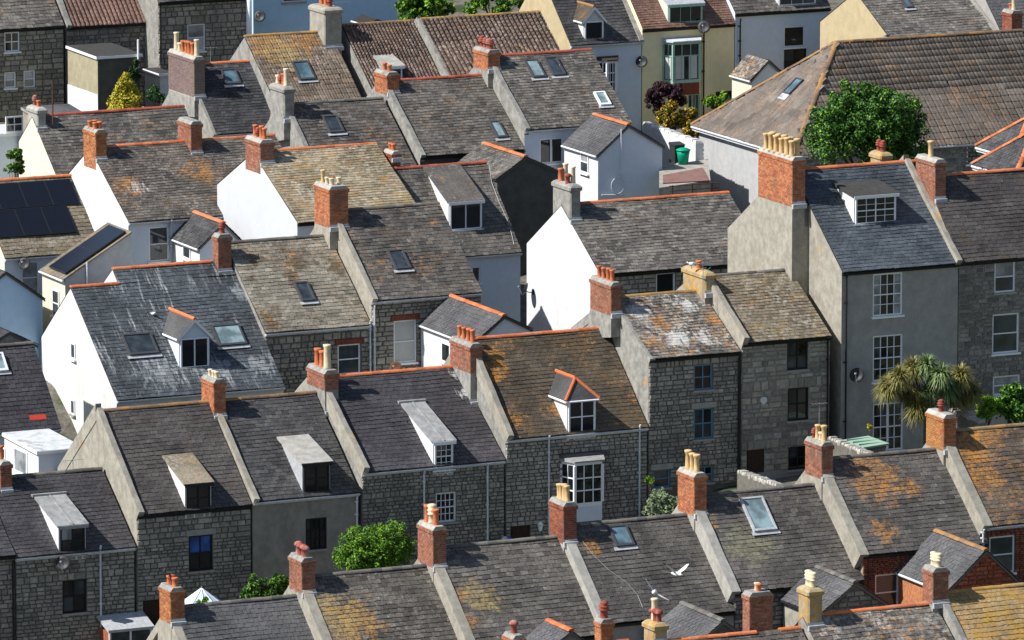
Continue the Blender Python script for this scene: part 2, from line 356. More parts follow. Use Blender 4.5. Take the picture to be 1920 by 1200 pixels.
# ---------------------------------------------------------------- small shared pieces
def irregular_box(seed, j):
    r = random.Random(seed); b = MB()
    P = []
    for z in (-.5, .5):
        for y in (-.5, .5):
            for x in (-.5, .5): P.append((x + r.uniform(-j, j), y + (r.uniform(-.12, .12) if y < 0 else 0), z + r.uniform(-j, j)))
    return P
CACHE = {}
def slate_mesh(kind, mat, v):
    key = (kind, mat, v)
    if key in CACHE: return CACHE[key]
    r = random.Random(v*13+5); b = MB()
    if kind == 'slate':
        # unit: width 1, length 1 (y up slope), thickness 1
        j = .05
        x0a, x1a = -.5+r.uniform(0, j), .5-r.uniform(0, j); y0, y0b = r.uniform(-.06, .06), r.uniform(-.06, .06)
        T = [(x0a, y0, .55), (x1a, y0b, .55), (.5, 1.15, 0.0), (-.5, 1.15, 0.0)]
        Bm = [(x0a, y0, -.45), (x1a, y0b, -.45), (.5, 1.15, -.4), (-.5, 1.15, -.4)]
        b.v = Bm+T
        b.f = [(4, 5, 6, 7), (0, 1, 5, 4), (1, 2, 6, 5), (0, 4, 7, 3)]; b.m = [0]*4; b.r = [0]*4
    else:
        n = 9 if kind == 'rib' else 6
        prof = []
        for i in range(n+1):
            x = -.5 + i/n
            z = (abs(math.sin(math.pi*2*(x+.5)))**.7)*.9 if kind == 'rib' else (math.sin(math.pi*2*(x+.5))*1.6+1.0)
            prof.append((x, z))
        y0 = r.uniform(-.03, .03)
        for (x, z) in prof: b.v.append((x, y0, z+.4))
        for (x, z) in prof: b.v.append((x, 1.12, z*.8-.2))
        for (x, z) in prof: b.v.append((x, y0, -.6))
        m = n+1
        for i in range(n):
            b.f.append((i, i+1, m+i+1, m+i)); b.f.append((2*m+i, 2*m+i+1, i+1, i))
        b.m = [0]*len(b.f); b.r = [0]*len(b.f)
    CACHE[key] = b.mesh(kind, [mat], kind != 'slate'); CACHE[key+('mb',)] = b
    return CACHE[key]
def lay_slates(parent, O, ex, eq, en, Wd, L, mat, w=.34, e=.23, kind='slate', keep=None, limit=300, thick=None, name=None):
    thick = thick or (.042 if kind == 'slate' else .04)
    name = name or ('slate' if kind == 'slate' else 'roof_tile')
    items = []; q = 0.0; row = 0
    nr = max(1, round(L/e)); e = L/nr
    for row in range(nr):
        off = (row % 2)*.5 if kind == 'slate' else 0
        n = max(1, round(Wd/w)); ww = Wd/n
        i0 = 0
        for i in range(n + (1 if off else 0)):
            a = max(0, (i-off)*ww); c = min(Wd, (i+1-off)*ww)
            if c-a < .08: continue
            xm, qm = (a+c)/2, row*e+e/2
            if keep and not keep(xm, qm): continue
            items.append((xm, row*e, c-a, e))
    base = Matrix((( ex.x, eq.x, en.x, 0), (ex.y, eq.y, en.y, 0), (ex.z, eq.z, en.z, 0), (0, 0, 0, 1)))
    over = MB()
    for k, (xm, q, wd, ee) in enumerate(items):
        v = rng.randrange(5)
        p = O + ex*xm + eq*(q + rng.uniform(-.008, .008)) + en*(.045 + rng.uniform(0, .008) + .014*(2+math.sin(xm*1.3+O.x*3+q)+math.sin(q*1.7+xm*.6)))
        mt = Matrix.Translation(p) @ base @ Matrix.Rotation(rng.gauss(0, .016) if rng.random() > .02 else rng.gauss(0, .09), 4, 'Z') @ Matrix.Rotation(rng.gauss(0, .014), 4, 'Y') @ Matrix.Diagonal((wd*.975, ee, thick, 1))
        me = slate_mesh(kind, mat, v)
        if k < limit: link(name, me, parent, mat=mt)
        else:
            sb = CACHE[(kind, mat, v, 'mb')]; b0 = len(over.v); rr = rng.random()
            over.v += [tuple(mt @ Vector(p_)) for p_ in sb.v]
            over.f += [tuple(b0+i for i in f) for f in sb.f]; over.m += [0]*len(sb.f); over.r += [rr]*len(sb.f)
    if over.v: tag(over.build(name+'_courses', [mat], parent, kind != 'slate'), kind='stuff')
def stone_mesh(mat, v):
    key = ('st', mat, v)
    if key not in CACHE:
        r = random.Random(v+40); b = MB(); c = .09
        o = [(-.5+r.uniform(0, c), -.5+r.uniform(0, c)), (.5-r.uniform(0, c), -.5+r.uniform(0, c)), (.5-r.uniform(0, c), .5-r.uniform(0, c)), (-.5+r.uniform(0, c), .5-r.uniform(0, c))]
        b.v = [(x, .5, z) for x, z in o] + [(x, -.1, z) for x, z in o] + [(x*.86+r.uniform(-.02, .02), -.5+r.uniform(-.15, .1), z*.82) for x, z in o]
        for k in (0, 4):
            for i in range(4):
                j = (i+1) % 4; b.f.append((k+i, k+j, k+4+j, k+4+i))
        b.f.append((8, 9, 10, 11)); b.m = [0]*9; b.r = [0]*9
        CACHE[key] = b.mesh('stone', [mat]); CACHE[key+('mb',)] = b
    return CACHE[key]
def lay_stones(parent, x0, x1, z0, z1, openings, mat, T, hh=(.15, .27), ww=(.2, .55), limit=300, name='stone', depth=.07, gap=.022):
    """courses of separate stones between x0..x1, z1 downwards to z0, leaving the openings free; T maps (x, outward y, z) into the parent"""
    br = sorted({z0, z1} | {z for o in openings for z in (o[2], o[3]) if z0 < z < z1}, reverse=True)
    items = []
    for a, b in zip(br[:-1], br[1:]):
        H = a-b; z = a
        cs = []
        while H > 0:
            h = rng.uniform(*hh)
            if H-h < hh[0]: h = H
            cs.append(h); H -= h
        for h in cs:
            zt, zb = z, z-h; z = zb
            iv = [(x0, x1)]
            for (a0, a1, c0, c1) in openings:
                if c0 < (zt+zb)/2 < c1:
                    nv = []
                    for (p, q) in iv:
                        if a1 <= p or a0 >= q: nv.append((p, q)); continue
                        if a0 > p: nv.append((p, a0))
                        if a1 < q: nv.append((a1, q))
                    iv = nv
            for (p, q) in iv:
                x = p
                while x < q-1e-6:
                    w = rng.uniform(*ww)
                    if rng.random() < .12: w *= 1.4
                    if q-x-w < ww[0]: w = q-x
                    items.append((x+w/2, (zt+zb)/2, w, h)); x += w
    over = MB()
    for k, (x, zz, w, h) in enumerate(items):
        v = rng.randrange(7); me = stone_mesh(mat, v)
        mt = T @ Matrix.Translation((x, -rng.uniform(.0, .018), zz)) @ Matrix.Diagonal((max(.03, w-gap), depth, max(.03, h-gap), 1))
        if k < limit: link(name, me, parent, mat=mt)
        else:
            sb = CACHE[('st', mat, v, 'mb')]; b0 = len(over.v); rr = rng.random()
            over.v += [tuple(mt @ Vector(p_)) for p_ in sb.v]
            over.f += [tuple(b0+i for i in f) for f in sb.f]; over.m += [0]*len(sb.f); over.r += [rr]*len(sb.f)
    if over.v: tag(over.build(name+'_courses', [mat], parent), kind='stuff')

# ---------------------------------------------------------------- windows
WIN = {  # frame colour, glass, columns, rows, sash
 'sash': ('frame_white', 'glass_dark', 2, 2), 'sash6': ('frame_white', 'glass_dark', 3, 4), 'sash12': ('frame_white', 'glass_dark', 4, 4),
 'two': ('frame_white', 'glass_mid', 1, 2), 'blue': ('frame_blue', 'glass_dark', 2, 2), 'black': ('frame_black', 'glass_dark', 2, 2),
 'black4': ('frame_black', 'glass_dark', 4, 3), 'blind': ('frame_white', 'blind', 1, 2), 'pair': ('frame_white', 'glass_dark', 2, 1),
 'curt': ('frame_white', 'glass_curtain', 1, 2), 'teal': ('frame_white', 'glass_teal', 1, 1), 'one': ('frame_white', 'glass_dark', 1, 1),
 'green': ('frame_green', 'glass_dark', 3, 1), 'door': ('door_brown', 'glass_dark', 0, 0), 'doorblue': ('frame_blue', 'glass_dark', 1, 2),
 'french': ('frame_white', 'glass_dark', 4, 4), 'bluetop': ('frame_black', 'glass_dark', 2, 2), 'tri': ('frame_white', 'glass_mid', 3, 1), 'casement': ('frame_white', 'glass_dark', 2, 1)}
def window(parent, x0, x1, z0, z1, kind, T=None, y=.09, sill=True, proud=False, name='window'):
    """built in the (x, y outward-negative, z) frame of a wall; T maps it to the parent"""
    fr, gl, nc, nr = WIN[kind]; T = T or Matrix.Identity(4)
    w, h = x1-x0, z1-z0; fw = min(.075, w*.14); yf = (-.05 if proud else y-.05); yb = (.02 if proud else y+.03)
    root = MB()
    if kind == 'door':
        root.box(x0, x1, yf, yb, z0, z1, 0, T)
        for i in range(5): root.box(x0+w*(i+.5)/5-.005, x0+w*(i+.5)/5+.005, yf-.012, yf, z0+.05, z1-.05, 0, T)
        return root.build('door', [fr], parent)
    root.box(x0, x0+fw, yf, yb, z0, z1, 0, T); root.box(x1-fw, x1, yf, yb, z0, z1, 0, T)
    root.box(x0+fw, x1-fw, yf, yb, z1-fw, z1, 0, T); root.box(x0+fw, x1-fw, yf, yb, z0, z0+fw, 0, T)
    bar = .028 if nc*nr > 4 else .05
    big = (nr in (2, 4) and kind not in ('pair',))
    if kind == 'french' or kind in ('casement', 'pair'): root.box((x0+x1)/2-.05, (x0+x1)/2+.05, yf-.004, yb, z0+fw, z1-fw, 0, T)
    for j in range(1, nr):
        zz = z0+fw+(h-2*fw)*j/nr; bb = .05 if (big and j*2 == nr) else bar
        root.box(x0+fw, x1-fw, yf+(-.01 if bb == .05 else .012), yb, zz-bb/2, zz+bb/2, 0, T)
    for i in range(1, nc):
        if nc == 2 and kind in ('casement', 'pair'): continue
        if kind == 'french' and i == 2: continue
        xx = x0+fw+(w-2*fw)*i/nc; root.box(xx-bar/2, xx+bar/2, yf+.008, yb, z0+fw, z1-fw, 0, T)
    o = root.build(name, [fr], parent)
    cols = nc if nc > 0 else 1; curt = rng.random() < .4 and fr == 'frame_white'
    for j in range(nr):
        for i in range(cols):
            p = MB(); a = x0+fw+(w-2*fw)*i/cols; b_ = x0+fw+(w-2*fw)*(i+1)/cols; c = z0+fw+(h-2*fw)*j/nr; d = z0+fw+(h-2*fw)*(j+1)/nr
            tl = rng.uniform(-.012, .012); yy = (yf+yb)/2+(.015 if not proud else -.018)
            p.poly([T @ Vector((a, yy+tl, c)), T @ Vector((b_, yy-tl, c)), T @ Vector((b_, yy-tl, d)), T @ Vector((a, yy+tl, d))])
            g = gl
            if kind == 'bluetop' and j == nr-1: g = 'glass_blue'
            elif curt and (i in (0, cols-1) and cols > 1 or j == nr-1 and cols == 1): g = 'glass_curtain'
            elif gl == 'glass_dark' and rng.random() < .18: g = 'glass_mid'
            p.build('pane', [g], o)
    if sill:
        s_ = MB(); s_.box(x0-.07, x1+.07, (yf-.08 if proud else -.10), yb, z0-.09, z0, 0, T)
        s_.build('sill', ['frame_white' if fr == 'frame_white' and rng.random() < .7 else 'sill_stone'], o)
    return o

# ---------------------------------------------------------------- chimneys
POTS = {'O': ('clay_orange', [(.13, 0), (.12, .05), (.10, .12), (.095, .5), (.12, .53), (.125, .6), (.085, .6)]),
 'o': ('clay_orange', [(.12, 0), (.10, .06), (.095, .28), (.12, .31), (.12, .36), (.08, .36)]),
 'B': ('clay_buff', [(.14, 0), (.13, .08), (.105, .14), (.10, .6), (.13, .64), (.14, .7), (.15, .74), (.09, .76)]),
 'T': ('clay_cream', [(.14, 0), (.12, .1), (.105, .75), (.13, .8), (.13, .86), (.09, .86)]),
 'b': ('clay_cream', [(.13, 0), (.11, .05), (.10, .3), (.13, .35), (.13, .4), (.09, .4)]),
 'R': ('clay_red', [(.13, 0), (.11, .05), (.10, .26), (.15, .28), (.15, .31), (.10, .33), (.15, .37), (.15, .40), (.09, .44), (.13, .48), (.05, .54)]),
 'C': ('clay_red', [(.12, 0), (.10, .06), (.095, .32), (.15, .34), (.16, .38), (.13, .45), (.06, .49)]),
 'M': ('clay_cream', [(.13, 0), (.12, .1), (.11, .3), (.15, .33), (.15, .37), (.11, .39), (.15, .46), (.15, .5), (.11, .52), (.15, .6), (.13, .66), (.07, .68)])}
def pot_mesh(c):
    if ('pot', c) not in CACHE:
        m, pr = POTS[c]; b = MB(); b.lathe(pr, 14); CACHE[('pot', c)] = b.mesh('chimney_pot', [m], True)
    return CACHE[('pot', c)]
def brick_shell(b, x0, x1, y0, y1, z0, z1, bh=.085, bl=.235):
    k = 0; z = z1
    while z-bh > z0:
        off = (k % 2)*.5
        for (axis, a0, a1, fixed, sgn) in (('x', x0, x1, y0, -1), ('x', x0, x1, y1, 1), ('y', y0, y1, x0, -1), ('y', y0, y1, x1, 1)):
            n = max(1, round((a1-a0)/bl)); l = (a1-a0)/n
            for i in range(n + (1 if off else 0)):
                p = max(a0, a0+(i-off)*l); q = min(a1, a0+(i+1-off)*l)
                if q-p < .04: continue
                pr = .012+rng.uniform(0, .006); g = .007; rr = rng.random()*.98+.01
                lo, hi = (fixed-pr, fixed+.01) if sgn < 0 else (fixed-.01, fixed+pr)
                if axis == 'x': b.box(p+g, q-g, lo, hi, z-bh+g, z-g, 0, None, rr)
                else: b.box(lo, hi, p+g, q-g, z-bh+g, z-g, 0, None, rr)
        z -= bh; k += 1
def chimney(parent, x0, x1, y0, y1, z0, z1, style, pots, rows=1, skirt=None, pscale=1.0):
    core = MB()
    top = z1
    if style.startswith('brick') or style == 'half':
        bm = 'brick_brown' if style == 'half' else style
        core.box(x0, x1, y0, y1, z0, z1-.12)
        zc = z1-.12
        core.box(x0-.045, x1+.045, y0-.045, y1+.045, zc-.20, zc-.03)
        # mortar cap, sloping to the pots
        core.prism([(x0-.03, zc-.04), (x1+.03, zc-.04), (x1-.1, zc+.12), (x0+.1, zc+.12)], 'y', y0-.03, y1+.03)
        o = core.build('chimney', ['cement' if rng.random() < .6 else 'cement_pale'], parent)
        bb = MB(); zlow = z0 if style != 'half' else z0 + (z1-z0)*.5
        brick_shell(bb, x0, x1, y0, y1, zlow, zc-.20)
        brick_shell(bb, x0-.045, x1+.045, y0-.045, y1+.045, zc-.20-.001, zc-.03)
        tag(bb.build('bricks', [bm], o), kind='stuff')
        top = zc+.1
    else:
        c = .07
        def ring(g, z): return [(x0-g+c, y0-g, z), (x1+g-c, y0-g, z), (x1+g, y0-g+c, z), (x1+g, y1+g-c, z), (x1+g-c, y1+g, z), (x0-g+c, y1+g, z), (x0-g, y1+g-c, z), (x0-g, y0-g+c, z)]
        lv = [(0, z0), (0, z1-.32), (.07, z1-.27), (.07, z1-.12), (-.02, z1-.02), (-.12, z1+.03)]
        for g, z in lv: core.v += ring(g, z)
        for k in range(len(lv)-1):
            for i in range(8):
                j = (i+1) % 8; core.f.append((k*8+i, k*8+j, k*8+8+j, k*8+8+i))
        core.f.append(tuple((len(lv)-1)*8+i for i in range(8))); core.m = [0]*len(core.f); core.r = [0]*len(core.f)
        o = core.build('chimney', [style], parent); top = z1+.01
    if skirt is not None:
        # lead apron where the stack meets the front slope
        a = MB(); a.box(x0-.03, x1+.03, y0-.16, y0-.012, skirt-.12, skirt+.09); a.box(x0-.03, x1+.03, y0-.024, y0-.012, skirt, skirt+.2)
        a.build('flashing', ['lead'], o)
    n = len(pots)
    if n:
        per = math.ceil(n/rows)
        for i, c in enumerate(pots):
            rr, k = divmod(i, per); nn = per if rr < rows-1 else n-per*(rows-1)
            yy = y0+.16+(y1-y0-.32)*((k+.5)/nn); xx = (x0+x1)/2 if rows == 1 else x0+(x1-x0)*(.28+.46*rr)
            sc = pscale*rng.uniform(.93, 1.07)
            mt = Matrix.Translation((xx+rng.uniform(-.02, .02), yy, top-.04)) @ Matrix.Rotation(rng.gauss(0, .03), 4, 'X') @ Matrix.Diagonal((sc*1.15, sc*1.15, sc*1.1, 1))
            link('chimney_pot', pot_mesh(c), o, mat=mt)
            f = MB(); f.lathe([(.2, -.06), (.17, .02), (.12, .05)], 10, (xx, yy, top)); 
    return o

# ---------------------------------------------------------------- the terraced house
def ridge_tiles(parent, p0, p1, mat, L=.45, r=.15):
    key = ('rt', mat, r)
    if key not in CACHE:
        b = MB(); n = 6
        for i in range(n+1):
            a = math.pi*(.02+.96*i/n); b.v.append((-.5, math.cos(a)*r, math.sin(a)*r*.75)); 
        for i in range(n+1):
            a = math.pi*(.02+.96*i/n); b.v.append((.5, math.cos(a)*r, math.sin(a)*r*.75))
        m = n+1
        for i in range(n): b.f.append((i, i+1, m+i+1, m+i))
        b.f.append(tuple(range(m))); b.f.append(tuple(reversed(range(m, 2*m)))); b.m = [0]*len(b.f); b.r = [0]*len(b.f)
        CACHE[key] = b.mesh('ridge_tile', [mat])
    p0, p1 = Vector(p0), Vector(p1); d = p1-p0; n = max(1, round(d.length/L)); l = d.length/n
    ex = d.normalized(); ey = Vector((0, 0, 1)).cross(ex).normalized(); ez = ex.cross(ey)
    B = Matrix(((ex.x, ey.x, ez.x, 0), (ex.y, ey.y, ez.y, 0), (ex.z, ey.z, ez.z, 0), (0, 0, 0, 1)))
    sag = .0
    for i in range(n):
        c = p0 + ex*(l*(i+.5)) + Vector((0, 0, rng.uniform(-.007, .007)))
        link('ridge_tile', CACHE[key], parent, mat=Matrix.Translation(c) @ B @ Matrix.Rotation(rng.gauss(0, .012), 4, 'Y') @ Matrix.Diagonal((l*.99, 1, 1, 1)))

class House:
    def __init__(s, name, label, t, el=None, er=None, rp=None, dp=None, rl=None, rr=None, H=5.2, db=None, front='render_grey', side='cement',
                 roof='slate_weathered', rt='ridge_orange', par=0, parR=0, parm='cement', gutter='gutter_black', w=.34, e=.23, kind='slate', vis=5.0,
                 hh=(.15, .27), ww=(.2, .55), cat='house', group=None, wins=(), limit=300, stones=None, hold=None, back_pitch=None, mortar='mortar', lintels=False, pw=(-.02, .25, .25)):
        s.pw = pw
        if el:
            P = on_t(el[0], el[1], t); s0, ze = P.x, P.z; s1 = on_t(er, el[1], t).x
            if rp:
                r = on_s(rp[0], rp[1], s0 if rp[2] == 'L' else s1); d = r.y-t; h = r.z-ze
                # the ridge height is read off the picture; the depth is kept to what such houses have
                d2 = min(max(d, 3.3), 5.8)
                if abs(d2-d) > .01: d = d2
            else: d = dp[0]; h = d*math.tan(R(dp[1]))
        else:
            d = dp[0]; h = d*math.tan(R(dp[1])); P = on_t(rl[0], rl[1], t+d); s0 = P.x; ze = P.z-h; s1 = on_t(rr, rl[1], t+d).x
        s.t, s.s0, s.s1, s.ze, s.d, s.h, s.W, s.E = t, s0, s1, ze, d, h, s1-s0, H
        s.th = math.atan2(h, d); s.L = math.hypot(d, h); s.db = db or d; zb = ze-H; s.zb = zb
        print('HOUSE %-22s W=%.1f d=%.1f h=%.1f pitch=%.0f ze=%.1f base=%.1f' % (label[:22], s.W, d, h, math.degrees(s.th), ze, zb))
        s.root = thing(name, label, cat, s0, t, zb, group)
        GROUND.append((s0, t, zb)); GROUND.append((s1, t, zb)); GROUND.append(((s0+s1)/2, t+d+s.db, zb+.3))
        s.front, s.side, s.roofm, s.par, s.parR = front, side, roof, par, parR
        s.w, s.e, s.kind, s.limit = w, e, kind, limit
        s.rt = rt; s.parm = parm; s.gut = gutter; s.vis = vis; s.hh = hh; s.ww = ww; s.stones = stones; s.mortar = mortar
        s.open = []; s.wk = []; s.excl = []; s.lint = lintels
        s.bp = back_pitch or s.th
        for wv in wins: s.win(*wv)
        s.roofo = None
    # pixel on the front wall plane -> local x, z
    def fx(s, x, y):
        p = on_t(x, y, s.t); return p.x-s.s0, p.z-s.zb
    def rf(s, x, y):
        # pixel on the front slope -> local x, distance up slope
        d = ray(x, y); k = math.tan(s.th); q = C0
        # z = ze + (t - t0)*k
        u = (s.ze + (q.y-s.t)*(-1)*-k - q.z)/(d.z - d.y*k) if False else (s.ze - q.z + (q.y-s.t)*k)/(d.z - d.y*k)
        p = q + d*u; return p.x-s.s0, (p.y-s.t)/math.cos(s.th)
    def win(s, x0, y0, x1, y1, kind, lintel=None):
        ax, az = s.fx(x0, y0); bx, bz = s.fx(x1, y1)
        az2 = s.fx((x0+x1)/2, y0)[1]; bz2 = s.fx((x0+x1)/2, y1)[1]
        if bz2 < .05: bz2 = .05
        s.open.append((ax, bx, bz2, min(az2, s.E-.05))); s.wk.append((kind, lintel))
    def finish(s):
        root, Wd, E, d, h, db, L = s.root, s.W, s.E, s.d, s.h, s.db, s.L
        zbk = E + h - db*math.tan(s.bp)
        e = .012
        b = MB()
        prof = [(0, -2.5), (0, E), (d, E+h), (d+db, zbk), (d+db, -2.5)]
        b.poly([(e, y, z) for y, z in reversed(prof)], 1); b.poly([(Wd-e, y, z) for y, z in prof], 1)
        b.poly([(e, d+db, -2.5), (Wd-e, d+db, -2.5), (Wd-e, d+db, zbk), (e, d+db, zbk)], 1)
        # front wall with real openings and reveals
        xs = sorted({e, Wd-e} | {v for o in s.open for v in (o[0], o[1]) if e < v < Wd-e}); zs = sorted({-2.5, E} | {v for o in s.open for v in (o[2], o[3])})
        for i in range(len(xs)-1):
            for j in range(len(zs)-1):
                cx, cz = (xs[i]+xs[i+1])/2, (zs[j]+zs[j+1])/2
                if any(o[0] < cx < o[1] and o[2] < cz < o[3] for o in s.open): continue
                b.poly([(xs[i], 0, zs[j]), (xs[i+1], 0, zs[j]), (xs[i+1], 0, zs[j+1]), (xs[i], 0, zs[j+1])], 0)
        for (a0, a1, c0, c1) in s.open:
            D = .16
            b.poly([(a0, 0, c0), (a0, 0, c1), (a0, D, c1), (a0, D, c0)], 0); b.poly([(a1, 0, c0), (a1, D, c0), (a1, D, c1), (a1, 0, c1)], 0)
            b.poly([(a0, 0, c1), (a1, 0, c1), (a1, D, c1), (a0, D, c1)], 0); b.poly([(a0, 0, c0), (a0, D, c0), (a1, D, c0), (a1, 0, c0)], 0)
        wall = b.build('wall', [s.mortar if s.stones else s.front, s.side], root)
        s.wallo = wall
        blocks = list(s.open)
        for (o, (kind, lt)) in zip(s.open, s.wk):
            window(root, *o, kind)
            if lt:
                m = {'brick': 'brick_red', 'stone': s.stones or 'sill_stone', 'sill': 'sill_stone'}[lt]
                lb = MB(); lh = .26
                lb.box(o[0]-.14, o[1]+.14, -.075, .0, o[3]+.005, o[3]+lh, 0); lb.build('lintel', ['sill_stone' if lt != 'brick' else m], root)
                blocks.append((o[0]-.14, o[1]+.14, o[3], o[3]+lh))
        if s.stones:
            lay_stones(wall, 0.0, Wd, max(-.3, E-s.vis), E-.06, blocks, s.stones, Matrix.Translation((0, -.018, 0)), s.hh, s.ww)
        # roof deck
        ex, eq, en = Vector((1, 0, 0)), Vector((0, math.cos(s.th), math.sin(s.th))), Vector((0, -math.sin(s.th), math.cos(s.th)))
        r = MB(); oh = .14
        def P(x, q, n): return tuple(Vector((x, 0, E)) + eq*q + en*n)
        x0, x1 = 0.0, Wd
        r.poly([P(x0, -oh, .03), P(x1, -oh, .03), P(x1, L, .03), P(x0, L, .03)])
        r.poly([P(x0, -oh, 0.005), P(x0, -oh, .03), P(x0, L, .03), P(x0, L, 0.005)]); r.poly([P(x0, -oh, .005), P(x1, -oh, .005), P(x1, -oh, .03), P(x0, -oh, .03)])
        r.poly([P(x1, -oh, 0.005), P(x1, L, .005), P(x1, L, .03), P(x1, -oh, 0.03)])
        kb = math.tan(s.bp); yb = d+db+.15; zb2 = E+h-(db+.15)*kb
        r.poly([(x0, d, E+h+.045), (x1, d, E+h+.045), (x1, yb, zb2+.045), (x0, yb, zb2+.045)], 1)
        ro = r.build('roof', ['deck', s.roofm], root); s.roofo = ro
        ins0 = .13 if s.par else 0; ins1 = .13 if s.parR else 0
        def keep(x, q):
            return not any(a+.13 < x < b_-.13 and c+.09 < q < d_-.09 for (a, b_, c, d_) in s.excl)
        lay_slates(ro, Vector((ins0, 0, E)) - eq*oh*1.15, ex, eq, en, Wd-ins0-ins1, L+oh*1.15, s.roofm, s.w, s.e, s.kind,
                   lambda x, q: keep(x+ins0, q-oh*1.15), s.limit)
        if s.rt:
            xs_ = ins0
            for (a_, b_) in sorted((a_, b_) for (a_, b_, c_, d_) in s.excl if d_ == 99)+[(Wd-ins1, Wd+9)]:
                if a_-xs_ > .35: ridge_tiles(ro, (xs_, d, E+h+.03), (a_, d, E+h+.03), s.rt)
                xs_ = max(xs_, b_)
        # raised verge copings
        for (ph, xc, nm) in ((s.par, 0, 'L'), (s.parR, Wd, 'R')):
            if not ph: continue
            c = MB(); a, z = .14, ph; q0 = -oh-.04
            off = .003 if nm == 'R' else 0
            segs = 7; js = [rng.uniform(-.02, .02) for _ in range(segs+1)]
            for k in range(segs):
                qa, qb = q0+(L-q0)*k/segs, q0+(L-q0)*(k+1)/segs
                xl_ = xc+s.pw[0] if nm == 'L' else xc-.22; xr_ = xc+s.pw[1] if nm == 'L' else xl_+.27
                pts = [(xl_, qa), (xr_, qa), (xr_+js[k]*.5, qb), (xl_, qb)]
                top = [P(pts[0][0], qa, z+js[k]), P(pts[1][0], qa, z+js[k]-.03), P(pts[2][0], qb, z+js[k+1]-.03), P(pts[3][0], qb, z+js[k+1])]
                dd = -s.pw[2]; bot = [P(pts[0][0], qa, dd), P(pts[1][0], qa, -.25), P(pts[2][0], qb, -.25), P(pts[3][0], qb, dd)]
                c.poly(top); c.poly([bot[0], top[0], top[3], bot[3]]); c.poly([bot[1], bot[2], top[2], top[1]])
                if k == 0: c.poly([bot[0], bot[1], top[1], top[0]])
            zz = E+h+z/math.cos(s.th)
            c.prism([(d-.003, E+h-.4), (d-.003, zz-.0), (d+db, zbk+z/math.cos(s.th)), (d+db, zbk-.3)], 'x', xl_, xr_)
            c.build('coping', [s.parm], ro)
        if s.gut:
            g = MB(); gy = -.17*math.cos(s.th)-.05; gz = E-.17*math.sin(s.th)-.02
            n = 6; r_ = .065
            for i in range(n):
                a0, a1 = math.pi*(1+i/n), math.pi*(1+(i+1)/n)
                g.poly([(x0, gy+r_*math.cos(a0), gz+r_*math.sin(a0)+.02), (x1, gy+r_*math.cos(a0), gz+r_*math.sin(a0)+.02), (x1, gy+r_*math.cos(a1), gz+r_*math.sin(a1)+.02), (x0, gy+r_*math.cos(a1), gz+r_*math.sin(a1)+.02)])
            g.box(x0, x1, gy+r_, -.003, gz-.10, gz+.02)
            g.build('gutter', [s.gut], root)
        return s
    def pipe(s, x, y0, y1, mat='gutter_white'):
        lx, z1 = s.fx(x, y0); z0 = s.fx(x, y1)[1]; z0 = max(z0, 0); b = MB()
        b.tube((lx, -.13, z1-.2), (lx, -.13, z0), .045, 8); b.tube((lx, -.13, z1-.2), (lx, -.2, z1+.02), .045, 8)
        for k in range(3):
            zz = z0+(z1-z0)*(k+.5)/3; b.box(lx-.07, lx+.07, -.135, -.0, zz-.03, zz+.03)
        b.build('downpipe', [mat], s.root); return s
    def sky(s, x0, y0, x1, y1, frame='frame_dark', gl='glass_sky', open_=0):
        ax, q1 = s.rf(x0, y0); bx, q0 = s.rf(x1, y1)
        # pixel left edge at the bottom is further right: x0 is the top-left corner, x1 the bottom-right one
        s._sk = (ax, bx, q0, q1); s.excl.append((ax, bx, q0, q1))
        eq, en = Vector((0, math.cos(s.th), math.sin(s.th))), Vector((0, -math.sin(s.th), math.cos(s.th)))
        T = Matrix(((1, eq.x, en.x, 0), (0, eq.y, en.y, 0), (0, eq.z, en.z, s.E), (0, 0, 0, 1)))
        b = MB(); f = .085; z = .24
        b.box(ax, ax+f, q0, q1, .0, z, 0, T); b.box(bx-f, bx, q0, q1, .0, z, 0, T); b.box(ax+f, bx-f, q1-f, q1, .0, z, 0, T); b.box(ax+f, bx-f, q0, q0+f*1.3, .0, z+.005, 0, T)
        o = b.build('skylight', [frame], s.root)
        p = MB(); p.box(ax+f, bx-f, q0+f*1.3, q1-f, .15, .20, 0, T); p.build('pane', [gl], o)
        a = MB(); a.box(ax-.12, bx+.12, q0-.18, q0-.004, .14, .155, 0, T); a.build('flashing', ['lead'], o)
        return s
    def chim(s, xl, xm, xr, ytop, style, pots, rows=1, dy=0., ps=1., breast=False):
        tr = s.t+s.d
        sc = FPX/ (on_t(xm, ytop, tr)-C0).length
        Lv = max(.5, (xm-xl)/(SA*sc)); Lu = max(.45, (xr-xm)/(CA*sc))
        tf = tr-Lv/2+dy; P = on_t(xm, ytop, tf)
        x0 = P.x-s.s0; y0 = tf-s.t; z1 = P.z-s.zb
        zr = s.E + min(y0, s.d)*math.tan(s.th)
        z0 = s.E+s.h-max(Lv/2+.6, .9)*math.tan(s.th)-.5
        if not s.par and not breast and -1.2 < x0 < .4: x0 = .014
        s.excl.append((x0-.02, x0+Lu+.02, y0/math.cos(s.th)-.05, 99 if y0+Lv > s.d else (y0+Lv)/math.cos(s.th)))
        zlow = min(zr, s.E+s.h-max(0, y0+Lv-s.d)*math.tan(s.bp)) if y0 < s.d else s.E+s.h-(y0+Lv-s.d)*math.tan(s.bp)
        if y0 > s.d: zr = s.E+s.h-(y0-s.d)*math.tan(s.bp)
        hz = min(zr, zlow+.6); plain_end = not s.par and not breast
        o = chimney(s.root, x0, x0+Lu, y0, y0+Lv, hz-(.5 if plain_end else .04), z1, style, pots, rows, zr, ps)
        g = .25; hb = MB()
